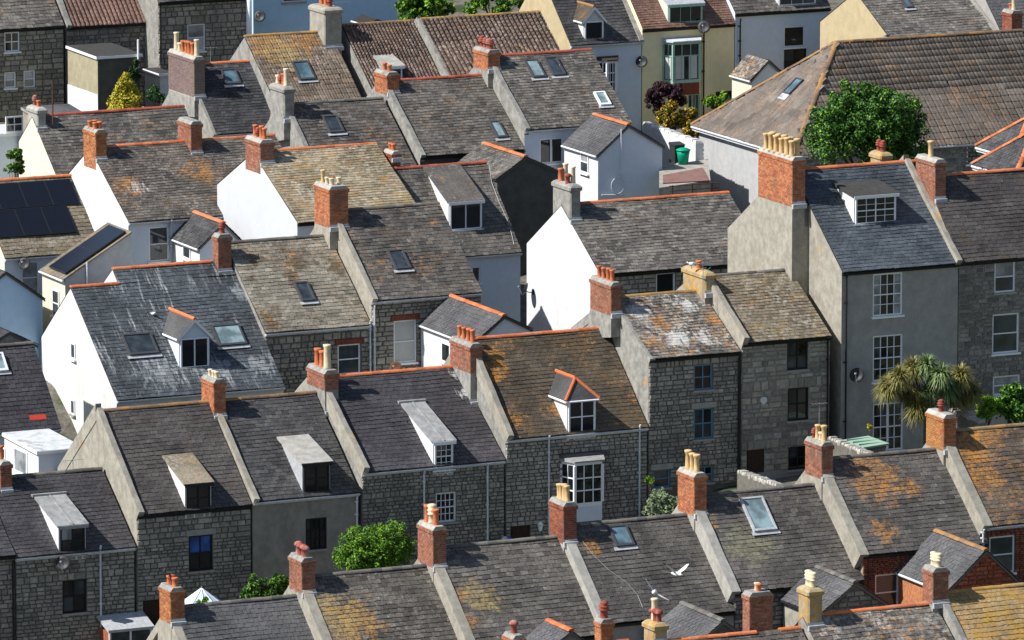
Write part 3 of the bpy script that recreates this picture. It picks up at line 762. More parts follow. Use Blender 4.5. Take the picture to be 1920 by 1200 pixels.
        if breast:
            D = s.d+s.db
            hb.prism([(y0+.01, -2.5), (y0+.01, hz), (y0+Lv-.01, hz), (D+.01, s.E+s.h-s.db*math.tan(s.bp)), (D+.01, -2.5)], 'x', x0+.006, .03)
            hb.prism([(y0+.01, hz-1), (y0+.01, hz), (y0+Lv-.01, hz), (y0+Lv-.01, hz-1)], 'x', .032, x0+Lu-.006)
            hb.build('chimney_breast', [s.side], s.root)
        elif not plain_end:
            hb.prism([(y0+.01, hz-1.0), (y0+.01, hz+.0), (y0+Lv-.002, hz), (y0+Lv+g, hz-.5), (y0+Lv+g, hz-1.4)], 'x', x0+.004, x0+Lu-.004)
            hb.build('haunch', [s.parm], o)
        return s
    def dormer(s, x0, x1, yt, yb, bx, by, kind='shed', win='casement', cheek='paint_white', roofm='zinc', apex=None, rtm='ridge_orange', frame='frame_white'):
        lx0, q0 = s.rf(x0, yb); yf = q0*math.cos(s.th)
        if yf < -.02: yf = -.05
        P = on_t(x0, yb, s.t+yf); zb_ = P.z-s.zb; lx0 = P.x-s.s0; zt = on_t(x0, yt, s.t+yf).z-s.zb
        lx1 = on_t(x1, yb, s.t+yf).x-s.s0
        k = math.tan(s.th); zroof = lambda y: s.E+y*k
        m = MB()
        if kind == 'shed':
            tx, qb = s.rf(bx, by); ybk = min(qb*math.cos(s.th), s.d-.05); zbk = zroof(ybk)+.12
            ybk = max(ybk, yf+.6)
            m.prism([(yf, zb_-.25), (yf, zt), (ybk, zbk-.05), (ybk, zroof(ybk)-.1)], 'x', lx0, lx1, 0)
            o = m.build('dormer', [cheek], s.root)
            r = MB(); sl = (zbk-zt)/(ybk-yf)
            r.prism([(yf-.16, zt-.16*sl-.02), (yf-.16, zt-.16*sl+.07), (ybk, zbk+.06), (ybk, zbk-.04)], 'x', lx0-.1, lx1+.1)
            if roofm == 'zinc':
                xm = (lx0+lx1)/2; r.prism([(yf-.16, zt-.16*sl+.07), (yf-.16, zt-.16*sl+.11), (ybk, zbk+.10), (ybk, zbk+.06)], 'x', xm-.03, xm+.03)
                r.box(lx0-.18, lx1+.18, ybk-.02, ybk+.18, zbk+.02, zbk+.14)
            r.build('dormer_roof', [roofm], o)
            f = MB(); f.box(lx0-.07, lx1+.07, yf-.19, yf-.163, zt-.16*sl-.1, zt-.16*sl+.045); f.build('fascia', [frame], o)
            s.excl.append((lx0, lx1, yf/math.cos(s.th)+.02, ybk/math.cos(s.th)))
        else:
            ap = on_t(apex[0], apex[1], s.t+yf); za = ap.z-s.zb; xa = (lx0+lx1)/2
            ye = (zt-s.E)/k; ya = (za-s.E)/k
            if kind == 'hip': pass
            V = [(lx0, yf, zb_-.25), (lx1, yf, zb_-.25), (lx1, yf, zt), (lx0, yf, zt), (lx0, ye+.3, zt), (lx1, ye+.3, zt), (lx0, ye+.3, zt-.6), (lx1, ye+.3, zt-.6)]
            m.box(lx0, lx1, yf, ye+.25, zb_-.25, zt)
            if kind == 'gable': m.prism([(lx0, zt), (lx1, zt), (xa, za)], 'y', yf, ye+.2)
            o = m.build('dormer', [cheek], s.root)
            r = MB(); g = .13; zg = (za-zt)/(xa-lx0)*g; yo = yf-.12
            ysb = yf + (.0 if kind == 'gable' else (lx1-lx0)*.45)
            if kind == 'gable': ysb = yo
            A0, A1 = (xa, ysb, za+.06), (xa, ya+.1, za+.06)
            Lf, Lb = (lx0-g, yo, zt-zg+.06), (lx0-g, (zt-zg-s.E)/k+.02, zt-zg+.06)
            Rf, Rb = (lx1+g, yo, zt-zg+.06), (lx1+g, (zt-zg-s.E)/k+.02, zt-zg+.06)
            r.poly([Lb, Lf, A0, A1]); r.poly([Rf, Rb, A1, A0])
            if kind == 'hip': r.poly([Lf, Rf, A0])
            dn = Vector((0, 0, -.06))
            r.poly([tuple(Vector(v)+dn) for v in (A1, A0, Lf, Lb)]); r.poly([tuple(Vector(v)+dn) for v in (A0, A1, Rb, Rf)])
            for a_, b_ in ((Lb, Lf), (Lf, A0), (A0, Rf), (Rf, Rb)) if kind == 'gable' else ((Lb, Lf), (Lf, Rf), (Rf, Rb)):
                r.poly([a_, tuple(Vector(a_)+dn), tuple(Vector(b_)+dn), b_])
            ro = r.build('dormer_roof', [roofm], o)
            fb = MB()
            if kind == 'gable':
                for (a_, b_) in ((Lf, A0), (Rf, A0)):
                    a2, b2 = Vector(a_), Vector(b_); up = Vector((0, -.02, 0)); dz = Vector((0, 0, -.16))
                    fb.poly([a2+up, b2+up, b2+up+dz, a2+up+dz]); 
            fb.tube(Vector(Lb)+Vector((0, 0, -.06)), Vector(Lf)+Vector((0, 0, -.06)), .05, 6); fb.tube(Vector(Rb)+Vector((0, 0, -.06)), Vector(Rf)+Vector((0, 0, -.06)), .05, 6)
            if kind == 'hip': fb.tube(Vector(Lf)+Vector((0, 0, -.06)), Vector(Rf)+Vector((0, 0, -.06)), .05, 6)
            fb.build('fascia', [frame], o)
            tl = MB()
            tl.tube(A0, A1, .09, 8)
            if kind == 'hip': tl.tube(Lf, A0, .08, 8); tl.tube(Rf, A0, .08, 8)
            tl.build('ridge_tiles', [rtm], o)
            s.excl.append((lx0, lx1, yf/math.cos(s.th)+.02, ye/math.cos(s.th)+.3))
        s.dw = (lx0, lx1, yf, zb_, zt)
        T = Matrix.Translation((0, yf, 0))
        # window in the dormer front: frame and panes as sub-parts of the dormer
        fr, gl, nc, nr = WIN[win]; w0, w1, z0, z1 = lx0+.06, lx1-.06, zb_+.02, zt-.08
        fb = MB(); fw = .07
        fb.box(w0, w0+fw, -.07, .0, z0, z1, 0, T); fb.box(w1-fw, w1, -.07, .0, z0, z1, 0, T); fb.box(w0+fw, w1-fw, -.07, .0, z1-fw, z1, 0, T); fb.box(w0+fw, w1-fw, -.07, .0, z0, z0+fw, 0, T)
        for i in range(1, nc): xx = w0+fw+(w1-w0-2*fw)*i/nc; bb = .05 if i*2 == nc else .02; fb.box(xx-bb/2, xx+bb/2, -.06-bb*.2, .0, z0+fw, z1-fw, 0, T)
        for j in range(1, nr): zz = z0+fw+(z1-z0-2*fw)*j/nr; bb = .05 if j*2 == nr else .02; fb.box(w0+fw, w1-fw, -.055-bb*.2, .0, zz-bb/2, zz+bb/2, 0, T)
        fb.box(lx0-.06, lx1+.06, -.13, -.072, z0-.06, z0, 0, T)
        fb.build('window_frame', [fr], o)
        for j in range(nr):
            for i in range(nc):
                a, b_ = w0+fw+(w1-w0-2*fw)*i/nc, w0+fw+(w1-w0-2*fw)*(i+1)/nc; c, d_ = z0+fw+(z1-z0-2*fw)*j/nr, z0+fw+(z1-z0-2*fw)*(j+1)/nr
                p = MB(); tl_ = rng.uniform(-.008, .008)
                p.poly([T @ Vector((a, -.025+tl_, c)), T @ Vector((b_, -.025-tl_, c)), T @ Vector((b_, -.025-tl_, d_)), T @ Vector((a, -.025+tl_, d_))]); p.build('pane', [gl], o)
        return s
    def side_win(s, x0, y0, x1, y1, kind='one'):
        """a window on the left gable (the plane s = s0)"""
        a = on_s(x0, (y0+y1)/2, s.s0); b = on_s(x1, (y0+y1)/2, s.s0); zt = on_s((x0+x1)/2, y0, s.s0).z-s.zb; zb_ = on_s((x0+x1)/2, y1, s.s0).z-s.zb
        ya, yb = a.y-s.t, b.y-s.t           # ya > yb
        T = Matrix(((0, 1, 0, 0), (-1, 0, 0, 0), (0, 0, 1, 0), (0, 0, 0, 1)))   # local x -> -y, local y -> x
        window(s.root, -ya, -yb, zb_, zt, kind, T, proud=True)
        return s

# ---------------------------------------------------------------- wing: ridge runs back along t, gable towards the viewer
class Wing:
    def __init__(s, label, t, fl, ap, fr, L, H, front='paint_white', side='paint_white', roof='slate_dark', rt='ridge_orange', wins=(), swins=(), name='rear_extension', cat='extension', stones=None, gutter='gutter_white', fascia=None, w=.3, e=.22, group=None):
        P = on_t(fl[0], fl[1], t); A = on_t(ap[0], ap[1], t); s1 = on_t(fr[0], fr[1], t).x
        s0, ze = P.x, P.z; xa, ha = A.x-s0, A.z-ze; Wd = s1-s0; zb = ze-H; zr = on_t(fr[0], fr[1], t).z-zb
        s.s0, s.t, s.zb, s.E, s.W = s0, t, zb, H, Wd
        print('WING  %-22s W=%.1f xa=%.1f ha=%.1f ze=%.1f base=%.1f' % (label[:22], Wd, xa, ha, ze, zb))
        root = s.root = thing(name, label, cat, s0, t, zb, group)
        GROUND.append((s0+Wd/2, t, zb))
        b = MB(); prof = [(0.01, -2.5), (Wd-.01, -2.5), (Wd-.01, zr), (xa, H+ha), (0.01, H)]
        b.poly([(x, 0, z) for x, z in prof], 0); b.poly([(x, L, z) for x, z in reversed(prof)], 1)
        b.poly([(0.01, 0, -2.5), (0.01, 0, H), (0.01, L, H), (0.01, L, -2.5)], 1); b.poly([(Wd-.01, 0, -2.5), (Wd-.01, L, -2.5), (Wd-.01, L, zr), (Wd-.01, 0, zr)], 1)
        wall = b.build('wall', [front, side], root)
        if stones:
            # stones inside the gable outline
            it = []
            z = H+ha-.15
            T = Matrix.Translation((0, -.018, 0))
            zz = H+ha-.1
            while zz > -.2:
                h = rng.uniform(.14, .24)
                f = 0 if zz-h > max(H, zr) else None
                if zz > H: xl = xa*(zz-H)/ha
                else: xl = 0
                xr = Wd if zz <= zr else xa+(Wd-xa)*(1-(zz-zr)/(H+ha-zr))
                if xr-xl > .3: lay_stones(wall, xl+.02, xr-.02, zz-h, zz, [], stones, T, (h, h+.001))
                zz -= h
        r = MB(); lh = math.hypot(xa, ha); rh = math.hypot(Wd-xa, H+ha-zr); f = .1
        ox = xa/lh*.12; oz = ha/lh*.12
        r.poly([(-ox, -f, H-oz+.04), (xa, -f, H+ha+.04), (xa, L, H+ha+.04), (-ox, L, H-oz+.04)]); 
        rx = (Wd-xa)/rh*.12; rz = (H+ha-zr)/rh*.12
        r.poly([(xa, -f, H+ha+.04), (Wd+rx, -f, zr-rz+.04), (Wd+rx, L, zr-rz+.04), (xa, L, H+ha+.04)], 1)
        r.poly([(-ox, -f, H-oz-.02), (-ox, -f, H-oz+.04), (-ox, L, H-oz+.04), (-ox, L, H-oz-.02)])
        r.poly([(-ox, -f, H-oz-.08), (xa, -f, H+ha-.08), (xa, -f, H+ha+.04), (-ox, -f, H-oz+.04)], 2); r.poly([(xa, -f, H+ha-.08), (Wd+rx, -f, zr-rz-.08), (Wd+rx, -f, zr-rz+.04), (xa, -f, H+ha+.04)], 2)
        ro = r.build('roof', ['deck', roof, fascia or 'ridge_grey'], root)
        if roof.startswith('slate'):
            eq = Vector((xa/lh, 0, ha/lh)); en = Vector((-ha/lh, 0, xa/lh)); ex = Vector((0, -1, 0))
            lay_slates(ro, Vector((-ox, L, H-oz)), ex, eq, en, L+f, lh+.12, roof, w, e)
            if Wd-xa > .5:
                eq = Vector((-(Wd-xa)/rh, 0, (H+ha-zr)/rh)); en = Vector(((H+ha-zr)/rh, 0, (Wd-xa)/rh)); ex = Vector((0, 1, 0))
                lay_slates(ro, Vector((Wd+rx, -f, zr-rz)), ex, eq, en, L+f, rh+.12, roof, w, e)
        if rt: ridge_tiles(ro, (xa, -f, H+ha+.05), (xa, L, H+ha+.05), rt)
        if gutter:
            g = MB(); g.tube((-ox-.05, -f, H-oz), (-ox-.05, L, H-oz), .055, 8); g.build('gutter', [gutter], root)
        for (x0, y0, x1, y1, k) in wins:
            a = on_t(x0, y0, t); c = on_t(x1, y1, t); window(root, a.x-s0, c.x-s0, c.z-zb, a.z-zb, k, proud=True)
        T = Matrix(((0, 1, 0, 0), (-1, 0, 0, 0), (0, 0, 1, 0), (0, 0, 0, 1)))
        for (x0, y0, x1, y1, k) in swins:
            a = on_s(x0, (y0+y1)/2, s0); c = on_s(x1, (y0+y1)/2, s0); zt = on_s((x0+x1)/2, y0, s0).z-zb; z_ = on_s((x0+x1)/2, y1, s0).z-zb
            window(root, -(a.y-t), -(c.y-t), z_, zt, k, T, proud=True)

# ---------------------------------------------------------------- hipped roof building
class Hipped:
    def __init__(s, label, t, fl, back_x, ridge, right_x, H, wallm, roofm, rt, kind='rib', w=.44, e=.45, wins=(), name='house', cat='house', frontm=None, right_hip=False, stones=None, gutter='gutter_white'):
        P = on_t(fl[0], fl[1], t); s0, ze = P.x, P.z; Bk = on_s(back_x, fl[1], s0); D = Bk.y-t
        s1 = on_t(right_x, fl[1], t).x; Wd = s1-s0; zb = ze-H
        hd = D/2; r = on_t(ridge[0], ridge[1], t+hd); h = r.z-ze; xr = r.x-s0
        print('HIP   %-22s W=%.1f D=%.1f xr=%.1f h=%.1f ze=%.1f base=%.1f' % (label[:22], Wd, D, xr, h, ze, zb))
        root = s.root = thing(name, label, cat, s0, t, zb); s.s0, s.t, s.zb, s.E, s.D, s.h, s.xr = s0, t, zb, H, D, h, xr
        GROUND.append((s0, t, zb)); GROUND.append((s1, t, zb))
        b = MB(); b.box(0, Wd, 0, D, -2.5, H); wall = b.build('wall', [wallm], root)
        if stones: lay_stones(wall, 0, Wd, 0, H-.05, [], stones, Matrix.Translation((0, -.018, 0)), (.2, .25), (.4, .5))
        xr2 = Wd-xr if right_hip else Wd
        rm = MB(); g = .3; kz = h/hd*g
        C = [(-g, -g, H-kz), (Wd+(g if right_hip else 0), -g, H-kz), (Wd+(g if right_hip else 0), D+g, H-kz), (-g, D+g, H-kz)]
        R0, R1 = (xr, hd, H+h), (xr2, hd, H+h)
        rm.poly([C[0], C[1], R1, R0]); rm.poly([C[3], C[0], R0]); rm.poly([C[2], C[3], R0, R1]); rm.poly([C[1], C[2], R1])
        rm.poly(list(reversed(C)))
        ro = rm.build('roof', [roofm if kind == 'none' else 'deck'], root)
        # front slope
        C = [Vector(c) for c in C]; R0v, R1v = Vector(R0), Vector(R1)
        ex = Vector((1, 0, 0)); eq = Vector((0, hd+g, h+kz)); Ls = eq.length; eq.normalize(); en = ex.cross(eq)
        al = xr+g
        def kf(x, q): return x > al*q/Ls - .1 and (not right_hip or x < (Wd+2*g) - al*q/Ls+.1)
        lay_slates(ro, C[0].copy(), ex, eq, en, (C[1]-C[0]).length, Ls, roofm, w, e, kind, kf)
        ex = Vector((0, -1, 0)); eq = Vector((xr+g, 0, h+kz)); Lh = eq.length; eq.normalize(); en = ex.cross(eq)
        half = hd+g
        def kl(x, q): return abs(x-half) < half*(1-q/Lh)+.1
        lay_slates(ro, C[3].copy(), ex, eq, en, 2*half, Lh, roofm, w, e, kind, kl)
        up = Vector((0, 0, .09))
        for a, c in ((C[0], R0v), (C[3], R0v), (R0v, R1v)): ridge_tiles(ro, a+up, c+up, rt, .45, .15)
        if right_hip: ridge_tiles(ro, C[1]+up, R1v+up, rt, .45, .15)
        gt = MB(); dz = Vector((0, 0, -.03))
        gt.tube(C[3]+dz, C[0]+dz, .07, 8); gt.tube(C[0]+dz, C[1]+dz, .07, 8)
        gt.prism([(-g+.02, H-kz-.2), (-g+.05, H-kz-.2), (-g+.05, H-kz-.02), (-g+.02, H-kz-.02)], 'y', -g, D+g)
        gt.build('gutter', [gutter], root)
        for (x0, y0, x1, y1, k) in wins:
            a = on_t(x0, y0, t); c = on_t(x1, y1, t); window(root, a.x-s0, c.x-s0, c.z-zb, a.z-zb, k, proud=True)

def flat_block(label, t, fl, fr_x, L, H, zdrop_back=0., front='render_dark_and_shade', side='paint_white', roofm='felt_dark', trim='frame_white', over=.12, name='flat_roof_extension', cat='extension', swins=(), wins=(), lower=None, rise=0.):
    P = on_t(fl[0], fl[1], t); s0, ze = P.x, P.z; Wd = on_t(fr_x, fl[1], t).x-s0; zb = ze-H
    root = thing(name, label, cat, s0, t, zb); GROUND.append((s0+Wd/2, t, zb))
    b = MB(); 
    b.poly([(0, 0, -2.5), (Wd, 0, -2.5), (Wd, 0, H-.12), (0, 0, H-.12)], 0)
    b.poly([(0, 0, -2.5), (0, 0, H-.12), (0, L, H+rise-.12), (0, L, -2.5)], 1); b.poly([(Wd, 0, -2.5), (Wd, L, -2.5), (Wd, L, H+rise-.12), (Wd, 0, H-.12)], 1)
    b.poly([(0, L, -2.5), (0, L, H+rise-.12), (Wd, L, H+rise-.12), (Wd, L, -2.5)], 0)
    b.build('wall', [front, side], root)
    if lower:
        q = MB(); q.box(-.03, -.003, -.03, L, -.5, H*lower[0]); q.box(-.03, Wd+.02, -.03, -.003, -.5, H*lower[0]*.0+.02); q.build('plinth', [lower[1]], root)
    r = MB(); r.prism([(-over, H-.0), (-over, H-.14), (L, H+rise-.14), (L, H+rise)], 'x', -over, Wd+over)
    ro = r.build('roof', [trim], root)
    f = MB(); f.prism([(-over+.03, H+.002), (L, H+rise+.002), (L, H+rise+.02), (-over+.03, H+.02)], 'x', -over+.03, Wd+over-.03); f.build('roof_felt', [roofm], ro)
    for (x0, y0, x1, y1, k) in wins:
        a = on_t(x0, y0, t); c = on_t(x1, y1, t); window(root, a.x-s0, c.x-s0, c.z-zb, a.z-zb, k, proud=True)
    T = Matrix(((0, 1, 0, 0), (-1, 0, 0, 0), (0, 0, 1, 0), (0, 0, 0, 1)))
    for (x0, y0, x1, y1, k) in swins:
        a = on_s(x0, (y0+y1)/2, s0); c = on_s(x1, (y0+y1)/2, s0); zt = on_s((x0+x1)/2, y0, s0).z-zb; z_ = on_s((x0+x1)/2, y1, s0).z-zb
        window(root, -(a.y-t), -(c.y-t), z_, zt, k, T, proud=True)
    return root, s0, zb, Wd

# ================================================================ THE TOWN
GA, GB, GC, GD, GE, GF, GG = ('terraced houses of the front row', 'terraced houses of the second row', 'houses of the third row', 'houses of the fourth row', 'houses of the fifth row', 'tiled houses of the sixth row', 'houses along the top street')
# ---- front row (roofs cut by the bottom of the picture)
TA = -45.
dpA = (4.0, 39.5)
def A(label, rl, rr, **k):
    k.setdefault('rt', 'ridge_grey'); k.setdefault('parm', 'cement_beige'); k.setdefault('par', .16); k.setdefault('side', 'cement_beige'); k.setdefault('pw', (-.24, .2, 1.0))
    return House('terraced_house', label, TA, rl=rl, rr=rr, dp=k.pop('dp', dpA), H=5.4, group=GA, w=k.pop('w', .36), **k)
a = A('front row house with plain smooth grey roof at the bottom left corner', (321, 1142), 565, roof='slate_grey_smooth', par=0.05, vis=1)
a.chim(297, 320, 345, 1103, 'brick_lichen', 'oCo'); a.finish()
a = A('front row house with grey slates and orange lichen low on its left side', (565, 1085), 809, roof='slate_a1', vis=1)
a.chim(541, 566, 590, 1047, 'brick_brown', 'CCCC'); a.finish()
a = A('front row house behind the green bush end, brownish slates speckled with orange lichen', (809, 1031), 1056, roof='slate_a2', vis=1)
a.root['label'] = 'front row house whose chimney carries one tall capped cream pot'
a.chim(783, 812, 836, 988, 'brick_brown', 'OMO', ps=1.15); a.finish()
a = A('front row house with small open skylight and thin cable trailing down its slates', (1056, 989), 1298, roof='slate_a3', vis=1, parm='cement_pale')
a.chim(1031, 1057, 1081, 943, 'brick_red', 'BBBB', ps=.85); a.sky(1137, 992, 1188, 1027, gl='glass_sky'); a.finish(); hA3 = a
a = A('front row house with one large pale framed skylight and weathered patch of pale slates', (1298, 932), 1537, roof='slate_a4', front='stone_dark', stones='stone_dark', vis=2, par=.2, parm='cement_pale')
a.chim(1273, 1302, 1325, 888, 'brick_orange', 'BBB', ps=1.0); a.sky(1384, 940, 1455, 998, 'lead', 'glass_teal'); a.finish()
a = A('front row house of dark red brick with orange lichen across its middle slates', (1537, 864), 1767, roof='slate_a5', front='brick_red', stones='brick_red', hh=(.085, .09), ww=(.22, .24), vis=2.6, wins=[(1641, 1076, 1685, 1146, 'two')], mortar='mortar_dark')
a.chim(1513, 1541, 1562, 830, 'brick_brown', 'BbBR', ps=.85); a.finish()
a = A('front row brick house at the right edge whose roof is thick with orange lichen', (1767, 812), 1990, roof='slate_a6', rt='ridge_lichen', front='brick_red', stones='brick_red', hh=(.085, .09), ww=(.22, .24), vis=2.6, gutter='gutter_white', wins=[(1855, 1005, 1902, 1075, 'two')], mortar='mortar_dark', par=.2)
a.chim(1741, 1770, 1793, 778, 'brick_lichen', 'R'); a.pipe(1841, 992, 1025); a.finish()
# rear wings of the front row and the roofs in front of it
Wing('small slate roofed stone rear wing in front of the house with the big skylight', -48.6, (1538, 1152), (1603, 1094), (1678, 1144), 3.4, 3.4, 'stone_dark', 'cement_beige', 'slate_grey_smooth', 'ridge_grey', stones='stone_dark', gutter='gutter_black')
Wing('slate roofed brick rear wing whose dark gable stands at the lower right', -49.4, (1777, 1108), (1848, 1034), (1925, 1106), 4.4, 3.6, 'brick_red', 'brick_orange', 'slate_grey_smooth', 'ridge_brown', stones='brick_red', gutter='gutter_white')  # same brick, lighter on lit side and darker on shaded gable by colour
Wing('pale slate roof peak of a rear wing rising at the bottom centre', -49, (1290, 1222), (1355, 1166), (1425, 1215), 3.8, 3.0, 'stone_dark', 'cement_beige', 'slate_grey_smooth', 'ridge_grey')
Wing('tip of a rear wing roof with orange ridge tiles at the bottom edge', -49, (1010, 1236), (1070, 1185), (1128, 1230), 2.2, 3.0, 'stone_dark', 'cement_beige', 'slate_grey_smooth', 'ridge_orange')
TZ = -60.
def Z(label, rl, rr, **k):
    return House('terraced_house', label, TZ, rl=rl, rr=rr, dp=(3.8, 36), H=4.6, group='houses below the front row', vis=1, **k)
z = Z('house at the bottom right with bright orange ridge tiles over mottled slates', (1505, 1158), 1752, roof='slate_splashed', rt='ridge_orange', par=.0)
z.chim(1470, 1488, 1516, 1108, 'cement_lichen', 'MMMM', ps=.85); z.finish()
z = Z('house in the bottom right corner with yellow lichened roof tiles', (1756, 1115), 1990, roof='tile_yellow', rt='ridge_lichen', par=.16, w=.21, e=.26)
z.chim(1733, 1750, 1779, 1066, 'brick_brown', 'MMMMM', ps=.8); z.finish()
z = Z('house below the frame whose low brick stack with a domed pot shows at the bottom', (1180, 1212), 1500, roof='slate_weathered')
z.chim(1394, 1406, 1449, 1112, 'brick_brown', 'ob', dy=.9, ps=.9); z.chim(1207, 1226, 1252, 1170, 'cement_lichen', 'CCTC', dy=.5); z.finish()
z = Z('house below the frame whose small stack with a single red pot shows at the bottom', (900, 1232), 1178, roof='slate_weathered')
z.chim(1116, 1127, 1150, 1162, 'brick_orange', 'R', dy=.6, ps=1.25); z.chim(944, 962, 984, 1192, 'brick_orange', 'C', dy=.5); z.finish()

# ---- second row
TB = -25.
def B(label, el, er, rp, **k):
    k.setdefault('stones', 'stone_grey'); k.setdefault('front', 'stone_grey'); k.setdefault('rt', 'ridge_grey'); k.setdefault('H', 5.4); k.setdefault('parm', 'cement_beige')
    if k.get('stones') == 0: k['stones'] = None
    return House('terraced_house', label, k.pop('t', TB), el=el, er=er, rp=rp, group=GB, **k)
b = B('second row house cut off by the left edge, dark slates and black downpipe', (-190, 1058), 27, (-252, 910, 'L'), roof='slate_purple', side='cement_beige', vis=4)
b.pipe(22, 1050, 1230, 'gutter_black'); b.finish()
b = B('low stone house with pale shed dormer where a gull stands', (28, 1043), 252, (191, 881, 'R'), roof='slate_purple', stones='stone_grey', hh=(.16, .2), ww=(.24, .42), vis=4.2, gutter='gutter_white', w=.3, wins=[(117, 1087, 163, 1149, 'black')])
b.dormer(110, 161, 986, 1042, 82, 937, 'shed', 'black', 'paint_white', 'zinc', frame='zinc'); b.pipe(186, 1022, 1240)
b.chim(-22, 1, 21, 866, 'brick_red', 'O'); b.finish(); hB1 = b
b = B('stone house with beige parapet gable and blue topped black window', (256, 963), 470, (180, 773, 'L'), roof='slate_brownish', side='cement_beige', par=.3, parm='cement_beige', rt='ridge_brown', vis=5.2, hh=(.13, .25), ww=(.18, .5),
      wins=[(354, 1003, 399, 1070, 'bluetop', 'stone'), (268, 1125, 302, 1186, 'door')])
b.dormer(347, 396, 907, 962, 316, 860, 'shed', 'black', 'paint_white', 'slate_olive', frame='frame_black'); b.chim(376, 401, 422, 712, 'brick_orange', 'bbb', ps=.8); b.finish()
b = B('stained grey brown rendered house with bleached dormer roof', (473, 938), 672, (590, 738, 'R'), roof='slate_dark', stones=0, front='render_brown', par=.26, rt='ridge_brown', gutter='gutter_white', vis=1, w=.32,
      wins=[(573, 971, 613, 1030, 'black4')])
b.dormer(567, 619, 869, 926, 524, 826, 'shed', 'black', 'lead', 'cement_pale', frame='frame_black'); b.chim(574, 609, 634, 695, 'half', 'TOO', ps=1.15); b.pipe(667, 928, 1000); b.finish()
b = B('stone house with purple black slates, streaked zinc dormer and orange ridge', (678, 884), 945, (855, 689, 'R'), roof='slate_b4', par=.42, parm='cement_beige', rt='ridge_orange', gutter='gutter_white', hh=(.13, .2), ww=(.17, .4), vis=4.4, H=4.9, w=.3, e=.25,
      wins=[(817, 923, 855, 979, 'sash12'), (956, 985, 995, 1022, 'door')] if False else [(817, 923, 855, 979, 'sash12')])
b.dormer(812, 850, 828, 883, 766, 762, 'shed', 'sash6', 'paint_white', 'zinc'); b.chim(844, 882, 904, 645, 'half', 'OOOO', ps=.9, dy=-.95); b.pipe(793, 880, 1010); b.pipe(912, 868, 1022); b.finish(); hB4 = b
b = B('stone house with mossy brown roof, hipped dormer and white bay window', (948, 821), 1213, (1135, 617, 'R'), roof='slate_b5', par=.38, parm='cement_beige', rt='ridge_orange', gutter='gutter_white', hh=(.14, .22), ww=(.2, .45), vis=4.8, H=5.0, w=.3, e=.22, stones='stone_pale',
      wins=[(957, 986, 994, 1012, 'door')])
b.dormer(1063, 1117, 748, 816, 1027, 740, 'hip', 'sash', 'paint_white', 'slate_dark', apex=(1088, 716)); b.pipe(1027, 816, 1000); b.pipe(1197, 796, 975); b.finish(); hB5 = b
b = B('three storey stone house with blue windows under a white splashed lichen roof', (1216, 672), 1386, (1312, 547, 'R'), roof='slate_splashed', side='cement', rt='ridge_lichen', gutter='gutter_black', hh=(.12, .26), ww=(.16, .5), vis=6, H=6.0, w=.26, e=.2, par=.1, parm='cement',
      wins=[(1301, 683, 1336, 731, 'blue'), (1301, 765, 1337, 823, 'blue', 'stone'), (1307, 874, 1337, 905, 'blue'), (1225, 880, 1256, 922, 'doorblue', 'stone')])
b.chim(1108, 1146, 1165, 530, 'brick_brown', 'OOOO', ps=.85); b.pipe(1383, 668, 900, 'gutter_black'); b.finish()
b = B('three storey stone house with black windows and olive lichened roof', (1390, 642), 1556, (1480, 508, 'R'), roof='slate_olive', rt='ridge_grey', gutter='gutter_black', par=.42, parm='cement_beige', side='cement_beige', front='render_brown', stones='stone_warm', hh=(.16, .34), ww=(.25, .7), vis=6, H=6.1, w=.28, e=.21, mortar='render_grey',
      wins=[(1476, 640, 1515, 693, 'black'), (1477, 727, 1516, 788, 'black'), (1478, 836, 1514, 898, 'black'), (1400, 843, 1433, 900, 'door')])
b.chim(1282, 1322, 1341, 512, 'cement_lichen', 'o', dy=.1); b.pipe(1550, 632, 900, 'gutter_black'); b.finish(); hB7 = b
b = B('tall grey rendered house with blue grey slates and huge brick stack', (1578, 508), 1797, (1702, 305, 'R'), roof='slate_bluegrey', stones=0, front='render_grey', side='cement_beige', rt='ridge_orange', gutter='gutter_black', parR=.3, parm='cement_beige', vis=1, H=8.8, w=.33, e=.21, db=4.8, back_pitch=R(34.5),
      wins=[(1637, 512, 1692, 592, 'sash12'), (1637, 628, 1692, 714, 'sash12'), (1637, 755, 1693, 845, 'french')])
b.dormer(1601, 1680, 368, 422, 1561, 350, 'shed', 'french', 'paint_white', 'felt_dark'); b.chim(1427, 1486, 1510, 295, 'brick_orange', 'BBBBBBBBBBB', rows=2, ps=.95, breast=True); b.chim(1633, 1652, 1673, 288, 'cement_lichen', 'RR', dy=4.2); b.pipe(1585, 512, 845, 'gutter_black'); b.finish(); hB8 = b
b = B('dark stone fronted house right of the tall grey one', (1798, 489), 1995, (1762, 341, 'L'), roof='slate_brownish', rt='ridge_orange', gutter='gutter_black', stones='stone_dark', mortar='render_grey', hh=(.16, .26), ww=(.25, .6), vis=7, H=8.6, w=.36, e=.22, db=5,
      wins=[(1865, 490, 1903, 548, 'two'), (1861, 588, 1910, 662, 'two'), (1862, 704, 1912, 740, 'curt')])
b.chim(1713, 1745, 1765, 300, 'brick_brown', 'B', ps=1.0); b.finish()

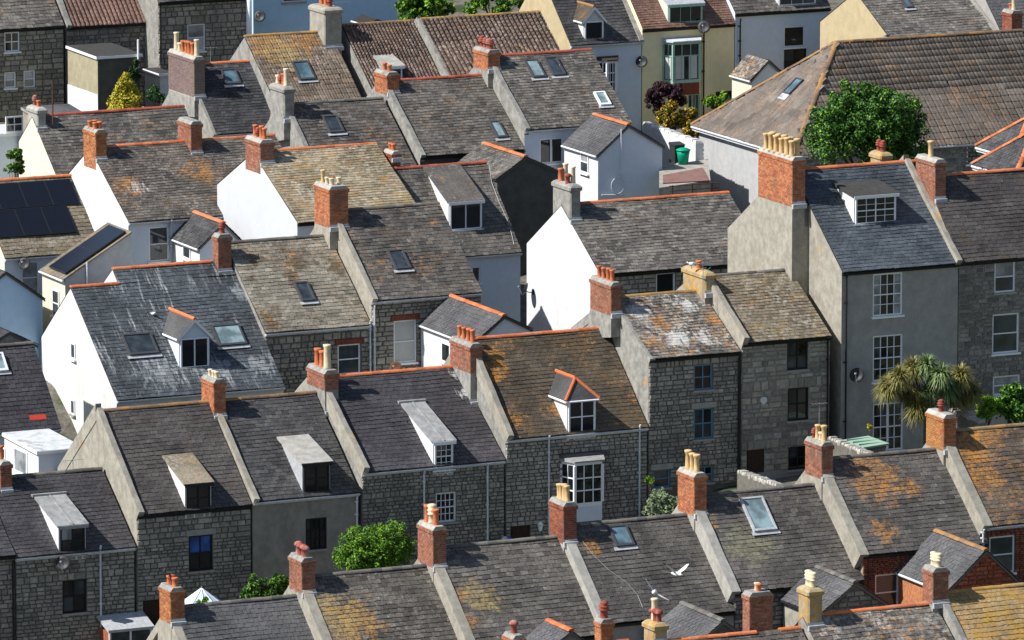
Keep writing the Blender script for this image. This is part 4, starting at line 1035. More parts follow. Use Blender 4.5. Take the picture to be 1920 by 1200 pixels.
# ---- third row
TC = -5.
c = House('white_house', 'white rendered house with streaked blue slates, gabled dormer and stepped orange ridge', TC, el=(218, 748), er=532, rp=(132, 541, 'L'), H=6.2, front='paint_white_worn', side='paint_white_worn', roof='slate_streaked', rt=None, gutter='gutter_white', group=GC, w=.32, e=.22, vis=1, db=3.9, limit=300)
hC1 = c
c.sky(226, 633, 297, 667, 'frame_dark', 'glass_mid'); c.sky(394, 616, 462, 650, 'frame_dark', 'glass_teal')
c.dormer(336, 393, 632, 692, 300, 615, 'gable', 'pair', 'paint_white_blue_shade', 'slate_dark', apex=(364, 600)); c.side_win(134, 643, 142, 673); c.side_win(134, 749, 141, 777)
c.finish()
# upper part of the roof, right of the step
def upper_roof(h, px, py):
    x_step = None
    # ridge of the raised part
    k = math.tan(h.th)
    # step position: the lower ridge right end
    P = on_t(222, 535, h.t+h.d); xs = P.x-h.s0
    Q, q1 = h.rf(px, py)
    q1 = q1; y1 = q1*math.cos(h.th); z1 = h.E+q1*math.sin(h.th)
    ex, eq, en = Vector((1, 0, 0)), Vector((0, math.cos(h.th), math.sin(h.th))), Vector((0, -math.sin(h.th), math.cos(h.th)))
    b = MB(); z0 = h.E+h.h-.15
    b.prism([(h.d-.1, z0), (y1, z1), (y1+1.8, z1-1.8*k*.9), (y1+1.8, z0-.6)], 'x', xs, h.W)
    o = b.build('roof', ['paint_white_worn'], h.root)
    d_ = MB(); d_.poly([(xs, h.d, h.E+h.h+.03), (h.W, h.d, h.E+h.h+.03), (h.W, y1, z1+.04), (xs, y1, z1+.04)]); d_.build('roof_deck', ['deck'], o)
    lay_slates(o, Vector((xs, 0, h.E))+eq*h.L, ex, eq, en, h.W-xs, q1-h.L, h.roofm, h.w, h.e)
    ridge_tiles(o, (xs, y1, z1+.05), (h.W-1.0, y1, z1+.05), 'ridge_orange')
    ridge_tiles(o, (0, h.d, h.E+h.h+.05), (xs, h.d, h.E+h.h+.05), 'ridge_orange')
    h.d2 = y1; h.top2 = z1
upper_roof(c, 225, 506)
sd, sh = c.d, c.h; c.d, c.h = c.d2, c.top2-c.E
c.chim(398, 409, 433, 440, 'brick_brown', 'R', dy=-.2); c.d, c.h = sd, sh
c = House('stone_house', 'stone house with pale lichened slates and single dark skylight beside the white house', TC+2.2, el=(496, 622), er=693, rp=(617, 443, 'R'), H=5.2, roof='slate_pale', rt='ridge_grey', stones='stone_grey', gutter='gutter_white', group=GC, w=.38, e=.23, vis=3.4,
   wins=[(633, 645, 676, 702, 'two', 'brick')])
c.sky(549, 535, 591, 568, 'frame_dark', 'glass_mid'); c.pipe(692, 600, 700); c.finish()
c = House('stone_house', 'stone house with big red brick stack and olive grey slates above a tall blind', TC+2.2, el=(696, 562), er=902, rp=(823, 383, 'R'), H=5.4, roof='slate_weathered_b', rt='ridge_grey', stones='stone_grey', gutter='gutter_white', group=GC, w=.38, e=.23, vis=4, side='cement_beige', par=.24, parm='cement_beige',
   wins=[(738, 600, 781, 680, 'blind', 'brick')])
c.chim(588, 618, 652, 350, 'brick_orange', 'bbBbo', rows=2, ps=.85); c.sky(724, 475, 770, 508, 'frame_dark', 'glass_mid'); c.pipe(700, 572, 700); c.finish()
Wing('white rear wing with dark slate roof and orange ridge behind the mossy house', TC-3.9, (888, 645), (945, 594), (993, 617), 6.0, 3.4, 'paint_white_blue_shade', 'paint_white', 'slate_grey_smooth', 'ridge_orange', wins=[], swins=[(829, 643, 845, 680, 'one')])
c = House('white_house', 'house with tall white gable and long grey slate roof left of the brick stack', TC, el=(1124, 513), er=1440, rp=(1052, 386, 'L'), H=5.6, db=3.9, roof='slate_weathered_c', rt='ridge_orange', stones='stone_pale', side='paint_white', gutter='gutter_black', group=GC, w=.36, e=.22, vis=2.4,
   wins=[(1230, 511, 1266, 560, 'one')])
c.chim(1036, 1069, 1089, 348, 'cement', 'COTT', rows=2, ps=.95); c.finish(); hC5 = c
# left edge group
hL2 = House('terraced_house', 'dark slate house at the left edge with one red slate near its eaves', -9, el=(-150, 822), er=113, rp=(64, 646, 'R'), H=3.6, roof='slate_purple', rt='ridge_grey', front='paint_white', side='paint_white_worn', group=GC, w=.38, e=.24, gutter='gutter_white', vis=1)
_s, _q = hL2.rf(57, 792), hL2.rf(86, 785); tb_ = MB()
eq_, en_ = Vector((0, math.cos(hL2.th), math.sin(hL2.th))), Vector((0, -math.sin(hL2.th), math.cos(hL2.th)))
T_ = Matrix(((1, eq_.x, en_.x, 0), (0, eq_.y, en_.y, 0), (0, eq_.z, en_.z, hL2.E), (0, 0, 0, 1)))
tb_.box(_s[0], _q[0], _s[1]+.05, _s[1]+.32, .09, .105, 0, T_); tb_.build('red_slate', ['red_vent'], hL2.root)
hL2.sky(-30, 668, 14, 699, 'frame_white', 'glass_teal'); hL2.finish()
flat_block('white flat roofed extension with mottled pale roof at the left edge', -15.5, (72, 846), 153, 4.2, 2.6, front='paint_white_blue_shade', side='paint_white', roofm='felt_pale', swins=[(28, 843, 52, 888, 'one'), (1, 838, 11, 860, 'one')], rise=.1)
Wing('blue painted gabled wing at the left edge', 4.8, (-56, 562), (10, 512), (80, 560), 3.6, 4.5, 'paint_blue_and_shade', 'paint_cream', 'slate_dark', None)  # white front coloured blue to carry its shade
Wing('small grey rendered gable behind the dark slate roof at the left edge', -3.5, (-40, 660), (17, 624), (66, 647), 3, 2.5, 'cement', 'cement', 'slate_dark', None, gutter=None)

# ---- fourth row
d = House('house', 'house at the left edge with black solar panels and orange ridge', 9, el=(8, 482), er=190, rp=(133, 331, 'R'), H=4.8, front='paint_white_blue_shade', side='paint_cream', roof='slate_olive', rt='ridge_orange', gutter='gutter_white', group=GD, w=.38, e=.24, vis=1,
   wins=[(40, 490, 74, 552, 'curt')])
d.finish(); hD1 = d
d = House('house', 'house with plain white gable and roof blotched orange and brown', 17.5, el=(240, 415), er=590, rp=(168, 279, 'L'), H=4.8, front='paint_white_blue_shade', side='paint_white', roof='slate_d2', rt='ridge_orange', gutter='gutter_white', group=GD, w=.3, e=.2, vis=1,
   wins=[(279, 425, 317, 490, 'two')])
d.chim(154, 180, 199, 244, 'brick_lichen', 'oooo', rows=2); d.chim(331, 358, 378, 228, 'brick_brown', '', dy=.0); d.pipe(319, 412, 470); d.finish()
Wing('small slate roofed wing with white side wall between two white gables', 14, (374, 465), (418, 420), (460, 462), 3.6, 2.6, 'paint_white_blue_shade', 'paint_white', 'slate_dark', 'ridge_orange', swins=[(344, 462, 358, 485, 'one')])
d = House('white_house', 'house with blank pale gable and golden lichened roof', 8, el=(557, 417), er=790, rp=(474, 287, 'L'), H=6.0, db=4.6, front='paint_white_blue_shade', side='paint_gable_grey', roof='slate_ochre', rt='ridge_orange', gutter='gutter_black', group=GD, w=.32, e=.21, vis=1)
d.chim(457, 487, 512, 263, 'brick_brown', 'OORO', ps=.95); d.chim(719, 735, 748, 284, 'brick_red', 'oo', dy=-.75); d.finish()
d = House('white_house', 'pale blue rendered house with wide white dormer reaching its red ridge', 8, el=(791, 484), er=976, rp=(911, 306, 'R'), H=6.0, front='paint_white_blue_shade', side='paint_white', roof='slate_weathered', rt='ridge_red', gutter='gutter_white', group=GD, w=.36, e=.23, vis=1,  # facade's bluish tone is shade painted onto white
   wins=[(885, 500, 901, 530, 'one')])
d.dormer(841, 904, 378, 433, 793, 318, 'shed', 'casement', 'paint_white', 'slate_weathered'); d.finish(); hD4 = d
Wing('dark shadowed rendered wing with black downpipe behind the pale blue house', 16.5, (932, 336), (985, 296), (1046, 322), 5, 5, 'render_dark_and_shade', 'render_dark_and_shade', 'slate_weathered', 'ridge_orange', gutter=None)

# ---- fifth row
h = House('house', 'house with cream gable at the left of the fifth row', 27, rl=(60, 220), rr=345, dp=(3.9, 38), H=4.6, front='render_grey', side='paint_cream', roof='slate_weathered', rt='ridge_red', group=GE, w=.34, e=.22, vis=1)
h.chim(50, 71, 88, 203, 'cement_pale', 'oR'); h.finish()
h = House('house', 'dark slated house with long mauve brick stack of seven pots', 31, el=(399, 250), er=520, rp=(347, 124, 'L'), H=4.8, front='paint_white', side='cement', roof='slate_dark', rt='ridge_orange', gutter='gutter_white', group=GE, w=.3, e=.2, vis=1, par=.1)
h.chim(311, 364, 383, 107, 'brick_mauve', 'TOOOObT', ps=1.0); h.sky(411, 135, 451, 161, 'frame_dark', 'glass_sky'); h.finish()
h = House('house', 'brown roofed house with tall grey rendered stack and a small skylight', 22, rl=(530, 198), rr=718, dp=(4.1, 35), H=5, front='render_grey', side='cement', roof='slate_weathered_b', rt='ridge_grey', group=GE, w=.34, e=.22, vis=1, par=.2, parm='cement')
h.chim(504, 532, 552, 164, 'cement', 'TORb'); h.sky(602, 223, 645, 252, 'frame_dark', 'glass_mid'); h.finish()
h = House('house', 'weathered slate house with stepped red brick stack and dark red ridge', 22, el=(787, 292), er=982, rp=(909, 142, 'R'), H=5, front='render_dark_and_shade', side='cement', roof='slate_weathered', rt='ridge_red', group=GE, w=.32, e=.21, vis=1, par=.22, parm='cement')
h.chim(702, 726, 748, 136, 'brick_orange', 'oo'); h.sky(915, 233, 950, 262, 'frame_dark', 'glass_teal'); h.finish()
h = House('white_house', 'white fronted house with a pair of skylights near its ridge', 22, el=(983, 242), er=1182, rp=(1108, 95, 'R'), H=3.9, front='paint_white_blue_shade', side='cement', roof='slate_weathered_c', rt='ridge_red', gutter='gutter_white', group=GE, w=.32, e=.2, vis=1, par=.22, parm='cement',
   wins=[(1012, 259, 1056, 306, 'pair')])
h.chim(888, 915, 937, 94, 'brick_orange', 'RRRR'); h.sky(981, 118, 1023, 149, 'frame_dark', 'glass_teal'); h.sky(1018, 113, 1060, 145, 'frame_dark', 'glass_mid'); h.sky(1111, 178, 1145, 201, 'frame_white', 'glass_teal'); h.finish()
Wing('white gabled wing with grey downpipe coil and orange ridge', 17.4, (1121, 291), (1178, 236), (1242, 275), 4.0, 2.6, 'paint_white_blue_shade', 'paint_white', 'slate_grey_smooth', 'ridge_orange', swins=[(1089, 283, 1104, 324, 'two')])
hH = Hipped('very wide hipped roof of ribbed brown tiles behind the big tree', 14, (1492, 283), 1311, (1568, 83), 2010, 4.2, 'paint_grey_and_shade', 'tile_grey_rib', 'ridge_brown', stones='stone_dark', wins=[(1812, 262, 1840, 306, 'one')])
# skylight on the hip slope of the big roof
# right edge conservatory roofs
Hipped('nearer slate hip roof with orange hips and white fascia at the right edge', -6, (1908, 322), 1838, (1940, 246), 2060, 2.6, 'paint_cream', 'slate_dark', 'ridge_orange', kind='slate', w=.3, e=.22, name='extension', cat='extension')
Hipped('farther slate hip roof with orange hips at the right edge', 0, (1905, 285), 1845, (1930, 222), 2060, 2.6, 'paint_cream', 'slate_dark', 'ridge_orange', kind='slate', w=.3, e=.22, name='extension', cat='extension')

# ---- sixth row
f = House('house', 'house with orange lichen along its pantile ridge and a skylight', 37, rl=(458, 70), rr=618, dp=(4.6, 36), H=4.8, front='render_grey', side='cement', roof='tile_orange', rt='ridge_lichen', group=GF, kind='rib', w=.32, e=.36, vis=1)
f.sky(545, 121, 591, 153, 'frame_dark', 'glass_sky'); f.chim(578, 608, 641, 16, 'cement_beige', 'ROO', ps=1.0); f.finish()
f = House('house', 'brown tiled house with small flat white dormer', 37, rl=(640, 49), rr=782, dp=(4.6, 36), H=4.8, front='render_grey', side='cement', roof='tile_brown', rt='ridge_brown', group=GF, kind='pan', w=.2, e=.2, vis=1)
f.dormer(723, 755, 125, 155, 688, 111, 'shed', 'one', 'cement_pale', 'cement_pale'); f.finish()
f = House('house', 'pantiled house with parapet and a row of white windows under its eaves', 37, rl=(783, 38), rr=1012, dp=(4.0, 35), H=4.8, front='paint_white_blue_shade', side='cement', roof='tile_brown', rt='ridge_lichen', group=GF, kind='pan', w=.27, e=.27, vis=1, par=.16, parm='cement', gutter='gutter_white',
   wins=[(846, 123, 888, 148, 'tri')])
f.finish()

# ---- top street
g = House('stone_house', 'stone cottage in the top left corner with small white windows', 58, el=(-80, 58), er=119, rp=(-125, -60, 'L'), H=5, roof='slate_weathered_c', stones='stone_warm', gutter='gutter_black', group=GG, w=.36, e=.24, hh=(.2, .3), ww=(.3, .6), vis=5,
   wins=[(8, 60, 37, 97, 'sash'), (8, 135, 30, 165, 'two'), (44, 132, 66, 164, 'two')])
g.finish()
g = House('stone_house', 'stone house with red brown tiled roof in the top left', 58, el=(124, 49), er=293, rp=(85, -60, 'L'), H=5, roof='tile_red', stones='stone_dark', gutter='gutter_black', group=GG, w=.26, e=.28, kind='pan', hh=(.2, .3), ww=(.3, .6), vis=5, par=.25, parm='cement')
g.finish()
g = House('stone_house', 'tall rough stone wall of a house with a white blind in its window', 56, el=(296, 3), er=464, rp=(260, -90, 'L'), H=6.5, roof='slate_dark', stones='stone_warm', gutter='gutter_black', group=GG, hh=(.18, .34), ww=(.25, .6), vis=5.5,
   wins=[(351, 45, 385, 96, 'blind')])
g.pipe(299, 8, 115, 'gutter_black'); g.finish()
g = House('blue_house', 'pale blue rendered house at the top edge', 66, el=(474, -40), er=745, rp=(440, -150, 'L'), H=6, roof='slate_dark', front='paint_blue_and_shade', side='paint_blue_and_shade', gutter=None, group=GG, vis=1, wins=[(530, -20, 572, 4, 'two')])
g.finish()
Wing('low white roofed porch against the blue house', 62, (690, 46), (706, 36), (722, 43), 2, 2.2, 'paint_white_blue_shade', 'paint_white', 'felt_pale', None)
flat_block('flat roofed extension, brown above and white below, beside the yellow conifer', 51, (183, 106), 262, 4.4, 3.6, front='render_dark_and_shade', side='paint_olive', roofm='felt_dark', rise=0.05, lower=(.42, 'paint_white'))  # front wall's shade comes from its dark colour
flat_block('small white lean to between the stone houses at the top left', 52, (300, 138), 322, 2.2, 2.2, front='paint_white', side='paint_white', roofm='felt_dark')
g = House('white_house', 'white house with cream gable and small gabled dormer on the top street', 46, el=(1069, 83), er=1203, rp=(1012, -52, 'L'), H=5.3, roof='slate_dark', front='paint_white_blue_shade', side='paint_tan', gutter='gutter_white', group=GG, w=.32, e=.22, vis=1, parR=.2)
g.dormer(1094, 1132, 38, 76, 1075, 38, 'gable', 'one', 'paint_white', 'slate_mossy', apex=(1112, 14), rtm='ridge_brown'); g.finish(); hG5 = g
g = House('yellow_house', 'pale yellow house with green oriel window and red tiled roof', 46, el=(1204, 53), er=1377, rp=(1160, -60, 'L'), H=5.3, roof='tile_red', front='paint_yellow', side='paint_yellow', gutter='gutter_black', group=GG, w=.2, e=.17, vis=1,
   wins=[(1290, 176, 1312, 222, 'green'), (1342, 171, 1373, 184, 'black')])
g.dormer(1252, 1317, 8, 45, 1240, -40, 'shed', 'green', 'paint_cream', 'lead', frame='frame_green'); g.pipe(1318, 50, 216, 'gutter_black'); g.finish(); hG6 = g
g = House('white_house', 'pale lilac house with a dark opening below its curtained window', 46, el=(1378, 24), er=1556, rp=(1335, -80, 'L'), H=5.3, roof='slate_weathered', front='paint_white_blue_shade', side='paint_white_blue_shade', gutter='gutter_black', group=GG, vis=1,
   wins=[(1470, 49, 1509, 88, 'one'), (1470, 92, 1512, 136, 'black')])
g.dormer(1458, 1530, -25, 12, 1440, -50, 'shed', 'tri', 'paint_white', 'felt_dark'); g.pipe(1386, 35, 118, 'gutter_black'); g.finish()
Wing('small cream lean to with mossy slates beside the lilac house', 42, (1409, 150), (1440, 115), (1478, 150), 2.4, 3, 'paint_white_blue_shade', 'paint_cream', 'slate_splashed', None)
g = House('house', 'house with cream painted gable and grey slates at the top right', 35, el=(1672, 78), er=1872, rp=(1604, -14, 'L'), H=5, roof='slate_weathered_c', front='render_grey', side='paint_tan', group=GG, w=.36, e=.24, vis=1, db=4.2, parR=.1, parm='cement_pale')
g.sky(1680, -5, 1712, 19, 'frame_dark', 'glass_sky'); g.finish(); hG8 = g
g = House('house', 'dark slated house in the top right corner with small brick stack', 35, el=(1876, 60), er=2030, rp=(1835, -50, 'L'), H=5, roof='slate_grey_smooth', front='render_grey', side='render_grey', group=GG, w=.36, e=.24, vis=1)
g.chim(1890, 1905, 1925, 20, 'brick_red', 'To', dy=-4.); g.finish()

# ================================================================ attachments that belong to a house
def bay(h, x0, x1, yt, yb, frame, roofm, kinds=(2, 2), depth=.62, below=None, name='bay_window', brick=False):
    lx0, zt = h.fx((x0+x1)/2, yt); zb_ = h.fx((x0+x1)/2, yb)[1]; lx0 = h.fx(x0, yt)[0]; lx1 = h.fx(x1, yt)[0]
    dp = depth; c = .3
    P = [(lx0, 0), (lx0+c, -dp), (lx1-c, -dp), (lx1, 0)]
    b = MB(); fr = MB()
    o = None
    zlow = zb_
    base = MB(); base.prism([(P[0][0], zlow-.02), (P[3][0], zlow-.02), (P[3][0], zlow), (P[0][0], zlow)], 'y', -.02, 0)
    # slab below the lights and the head above them
    for (za, zc) in ((zlow-.08, zlow+.10), (zt-.14, zt)):
        bb = len(fr.v); ring = [(x*1.0, y-.0) for x, y in P]
        fr.v += [(x, y, za) for x, y in ring]+[(x, y, zc) for x, y in ring]
        for i in range(4): fr.f.append((bb+i, bb+(i+1) % 4, bb+4+(i+1) % 4, bb+4+i))
        fr.f += [(bb, bb+3, bb+2, bb+1), (bb+4, bb+5, bb+6, bb+7)]; fr.m += [0]*6; fr.r += [0]*6
    for i in range(4): fr.tube((P[i][0], P[i][1], zlow+.1), (P[i][0], P[i][1], zt-.14), .085, 4)
    for i, n in ((0, 2), (1, 3), (2, 2)):
        a, b_ = Vector((*P[i], 0)), Vector((*P[i+1], 0))
        for j in range(1, n):
            q = a.lerp(b_, j/n); fr.tube((q.x, q.y, zlow+.1), (q.x, q.y, zt-.14), .028 if not (n == 2 and i == 1) else .05, 4)
        for k in (.33, .66) if not brick else (.68,):
            z = zlow+.1+(zt-zlow-.24)*k; fr.tube((a.x, a.y, z), (b_.x, b_.y, z), .04, 4)
    o = fr.build(name, [frame], h.root)
    for i in range(3):
        g = MB(); a, b_ = P[i], P[i+1]; g.poly([(a[0], a[1]+.02, zlow+.1), (b_[0], b_[1]+.02, zlow+.1), (b_[0], b_[1]+.02, zt-.14), (a[0], a[1]+.02, zt-.14)]); g.build('pane', ['glass_dark'], o)
        if brick:
            A_, B_ = Vector((*a, 0)), Vector((*b_, 0))
            for f0, f1 in ((.08, .42), (.60, .92)) if i == 1 else ((.2, .8),):
                u_, v_ = A_.lerp(B_, f0), A_.lerp(B_, f1); cu = MB(); cu.poly([(u_.x, u_.y+.005, zlow+.15), (v_.x, v_.y+.005, zlow+.15), (v_.x, v_.y+.005, zlow+(zt-zlow)*.66), (u_.x, u_.y+.005, zlow+(zt-zlow)*.66)]); cu.build('curtain', ['blind'], o)
    r = MB(); e = .12; bb = 0
    Q = [(P[0][0]-e, 0), (P[1][0]-e*.6, -dp-e), (P[2][0]+e*.6, -dp-e), (P[3][0]+e, 0)]
    r.v = [(x, y, zt+.003) for x, y in Q]+[(x, y, zt+.07+(.14 if y == 0 else 0)) for x, y in Q]
    r.f = [(0, 1, 5, 4), (1, 2, 6, 5), (2, 3, 7, 6), (3, 0, 4, 7), (4, 5, 6, 7), (3, 2, 1, 0)]; r.m = [0]*6; r.r = [0]*6
    r.build('bay_roof', [roofm], o)
    if below:
        q = MB(); zz = zlow-below[0]
        q.v = [(x, y, zz) for x, y in P]+[(x, y, zlow-.08) for x, y in P]; q.f = [(0, 1, 5, 4), (1, 2, 6, 5), (2, 3, 7, 6), (3, 0, 4, 7), (3, 2, 1, 0)]; q.m = [0]*5; q.r = [0]*5
        q.build('bay_base', [below[1]], o)
    return o
lb_ = MB(); lx_, lz_ = hB5.fx(1047, 856); lx2_, _z = hB5.fx(1134, 848); lb_.box(lx_, lx2_, -.3, -.09, lz_-.05, lz_+.12); lb_.build('canopy_board', ['frame_dark'], hB5.root)
bay(hB5, 1052, 1126, 860, 940, 'frame_white', 'zinc', depth=.8, below=(.75, 'paint_white_blue_shade'))
bay(hG6, 1244, 1311, 76, 150, 'frame_green', 'felt_pale', below=(.75, 'brick_red'), brick=True)
bay(hG5, 1122, 1156, 112, 172, 'frame_white', 'slate_mossy', depth=.5)
# stepped stack shoulder, cables, coil pipe
w_, z_ = hB7.fx(1430, 750)
pq = MB(); pq.lathe([(.17, 0), (.17, .05), (.14, .06)], 16, (0, 0, 0), T=Matrix.Translation((w_, -.075, z_)) @ Matrix.Rotation(R(90), 4, 'X')); pq.build('wall_vent', ['paint_white_worn'], hB7.root)

def obj_px(name, label, cat, s, t, z, mb, mats, group=None, smooth=False, rot=0):
    o = mb.build(name, mats, None, smooth); o.location = world(s, t, z); o.rotation_euler = (0, 0, YAW+rot); return tag(o, label, cat, group)
def dish(x, y, t, label, r=.33, mat='dish_grey', s=None, face=R(-40), side=False):
    p = on_s(x, y, s) if side else on_t(x, y, t)
    root = thing('satellite_dish', label, 'satellite dish', p.x, p.y, p.z, 'satellite dishes on the walls')
    if side: root.rotation_euler = (0, 0, YAW+R(-90))
    T = Matrix.Translation((0, -.42, .03)) @ Matrix.Rotation(face, 4, 'Z') @ Matrix.Rotation(R(68), 4, 'X')
    b = MB(); b.lathe([(.02, -.06), (r*.6, -.03), (r, .03), (r*1.0, .045), (r*.6, -.012), (.03, -.045)], 18, T=T); b.build('reflector', [mat], root, True)
    a = MB(); a.tube((0, 0, -.15), (0, -.3, -.1), .022, 6); a.tube((0, -.3, -.1), (0, -.40, 0), .022, 6); a.box(-.07, .07, -.02, .02, -.25, .0); a.build('bracket', ['gutter_black' if mat == 'dish_grey' else 'metal'], root)
    l = MB(); e = T @ Vector((0, -.0, .36)); q = T @ Vector((0, -r, .03)); l.tube(q, e, .012, 5); l.box(e.x-.035, e.x+.035, e.y-.04, e.y+.04, e.z-.03, e.z+.03); l.build('receiver', ['paint_grey_and_shade'], root)
dish(112, 1054, TB, 'satellite dish under the eaves of the low stone house at the left')
dish(1599, 702, TB, 'black satellite dish beside the middle window of the tall grey house', .34)
dish(40, 493, 9, 'satellite dish beside the curtained window at the left edge', .30)
dish(482, 30, 66, 'dark satellite dish on the blue house corner', .34)
dish(1197, 115, 46, 'satellite dish on the corner between the white and yellow houses', .34)
dish(1314, 50, 46, 'large satellite dish on the drainpipe of the yellow house', .36)
dish(1000, 543, 0, 'satellite dish on the tall white gable', .34, 'dish_grey', s=hC5.s0, side=True)
dish(735, 688, TC, 'small brown satellite dish under the window with the blind', .30, 'rust')
def on_roof(h, x, y):
    lx, q = h.rf(x, y); return h.s0+lx, h.t+q*math.cos(h.th), h.zb+h.E+q*math.sin(h.th)
# solar panels on the fourth row house
def panel(h, q0, q1, x0, x1, label):
    eq, en = Vector((0, math.cos(h.th), math.sin(h.th))), Vector((0, -math.sin(h.th), math.cos(h.th)))
    T = Matrix(((1, eq.x, en.x, 0), (0, eq.y, en.y, 0), (0, eq.z, en.z, h.E), (0, 0, 0, 1)))
    r = thing('solar_panel', label, 'solar panel', h.s0, h.t, h.zb, 'solar panels on the slate roof')
    b = MB(); b.box(x0+.006, x1-.006, q0+.006, q1-.006, .13, .20, 0, T); b.build('rim', ['solar_rim'], r)
    nx, ny = 3, 5
    c = MB(); c.box(x0+.03, x1-.03, q0+.03, q1-.03, .2005, .206, 0, T); c.build('cells', ['solar_cell'], r)
lx0, qt = hD1.rf(-95, 350); lxa, qb = hD1.rf(140, 395)
xa1 = hD1.rf(131, 336)[0]; _, q_top = hD1.rf(131, 337); _, q_mid = hD1.rf(112, 390); _, q_bot = hD1.rf(140, 440); xb1 = hD1.rf(143, 440)[0]
pw = (xa1+.8)/4 if False else 1.35
for i in range(4): panel(hD1, q_mid+.02, q_top-.1, xa1-.1-pw*(i+1), xa1-.1-pw*i, ['solar panel at the right end of the upper row', 'second panel from the right in the upper row', 'third panel from the right in the upper row', 'leftmost panel of the upper row, cut by the frame'][i])
for i in range(3): panel(hD1, q_bot, q_mid-.02, xb1-pw*(i+1), xb1-pw*i, ['solar panel at the right end of the lower row', 'middle solar panel of the lower row', 'leftmost solar panel of the lower row'][i])
# the lean-to with solar panels, right of that house: roof falls to the left
P = on_t(122, 523, 4.5); Pr = on_t(246, 437, 4.5); s0 = P.x; Wd = Pr.x-s0; H1 = 3.0; zb = P.z-H1; zr = Pr.z-zb; Lw = on_s(79, 507, s0).y-4.5
root = thing('lean_to', 'cream lean to with sloping roof carrying two solar panels', 'extension', s0, 4.5, zb); GROUND.append((s0, 4.5, zb))
b = MB(); prof = [(0, -2.5), (Wd, -2.5), (Wd, zr), (0, H1)]; b.prism(prof, 'y', 0, Lw, 1, 0)
b.m[len(b.m)-2] = 0
b.build('wall', ['paint_grey_and_shade', 'paint_cream'], root)  # grey front puts shade into the colour; other sides cream
r = MB(); r.prism([(-.12, H1-.12*(zr-H1)/Wd), (-.12, H1-.12*(zr-H1)/Wd+.08), (Wd, zr+.08), (Wd, zr)], 'y', -.08, Lw, 0); ro = r.build('roof', ['slate_olive'], root)
th = math.atan2(zr-H1, Wd); T = Matrix.Translation((0, 0, H1)) @ Matrix.Rotation(-th, 4, 'Y')
Ls = math.hypot(Wd, zr-H1)
for i in range(2):
    q = thing('solar_panel', ['lower of the two solar panels on the lean to', 'upper of the two solar panels on the lean to'][i], 'solar panel', s0, 4.5, zb, 'solar panels on the lean to')
    a0, a1 = Ls*(.04+.46*i)+.01, Ls*(.04+.46*(i+1))-.01
    b = MB(); b.box(a0, a1, .12, Lw-.75, .14, .21, 0, T); b.build('rim', ['solar_rim'], q); c = MB(); c.box(a0+.03, a1-.03, .15, Lw-.78, .2105, .216, 0, T); c.build('cells', ['solar_cell'], q)
T2 = Matrix(((0, 1, 0, 0), (-1, 0, 0, 0), (0, 0, 1, 0), (0, 0, 0, 1)))
window(root, -1.6, -.75, 1.0, 2.3, 'two', T2, proud=True)
g = MB(); g.tube((-.15, -.1, H1-.1), (-.15, Lw, H1-.1), .055, 8); g.build('gutter', ['gutter_white'], root)
g = MB(); g.tube((Wd*.32, -.08, H1+.75), (Wd*.32, -.08, 0), .05, 8); g.build('downpipe', ['gutter_white'], root)
flat_block('low grey roofed outhouse between the stone cottage and the cream gable', 44, (84, 226), 168, 3.2, 1.6, front='render_dark_and_shade', side='render_brown', roofm='slate_grey_smooth', trim='cement', rise=.3)
flat_block('small pale lean to with a white window at the far left edge', 33, (-12, 252), 46, 3.0, 2.4, front='paint_white_blue_shade', side='paint_cream', roofm='felt_pale', wins=[(10, 219, 43, 247, 'sash')])
def plane_hit(x, y, o, n):
    d = ray(x, y); return C0 + d*((o-C0).dot(n)/d.dot(n))
k_ = hH
hd_ = k_.D/2
ex_ = Vector((0, -1, 0)); eq_ = Vector((k_.xr+.3, 0, k_.h+k_.h/hd_*.3)).normalized(); en_ = ex_.cross(eq_)
o_ = Vector((k_.s0, k_.t, k_.zb+k_.E)); c_ = plane_hit(1490, 165, o_, en_)-Vector((k_.s0, k_.t, k_.zb))
T_ = Matrix(((ex_.x, eq_.x, en_.x, c_.x), (ex_.y, eq_.y, en_.y, c_.y), (ex_.z, eq_.z, en_.z, c_.z), (0, 0, 0, 1)))
b = MB()
for (a0, a1, b0, b1) in ((-.4, -.32, -.55, .55), (.32, .4, -.55, .55), (-.32, .32, .47, .55), (-.32, .32, -.55, -.47)): b.box(a0, a1, b0, b1, .05, .2, 0, T_)
o_ = b.build('rooflight', ['frame_dark'], k_.root); b = MB(); b.box(-.32, .32, -.47, .47, .1, .15, 0, T_); b.build('pane', ['glass_sky'], o_)
b = MB(); b.box(-.42, .42, -.95, -.56, .12, .135, 0, T_); b.build('flashing', ['lead'], o_)
# rooflight on the left hip of the wide ribbed roof is modelled as its own framed glass
hx = on_t(1492, 170, 14+7.5)
# coil of pipe on the white wing
p = on_t(1158, 348, 17.28); b = MB()
N = 18
for i in range(N):
    a0, a1 = 2*math.pi*i/N, 2*math.pi*(i+1)/N; b.tube((.36*math.cos(a0), 0, .42*math.sin(a0)), (.36*math.cos(a1), 0, .42*math.sin(a1)), .022, 6)
b.tube((.2, 0, .35), (.2, 0, 2.9), .03, 6); b.tube((-.9, 0, -.42), (.35, 0, -.5), .035, 6)
obj_px('pipe_coil', 'round loop of grey pipe fixed to the white wing wall', 'pipe', p.x, p.y, p.z, b, ['gutter_white'])

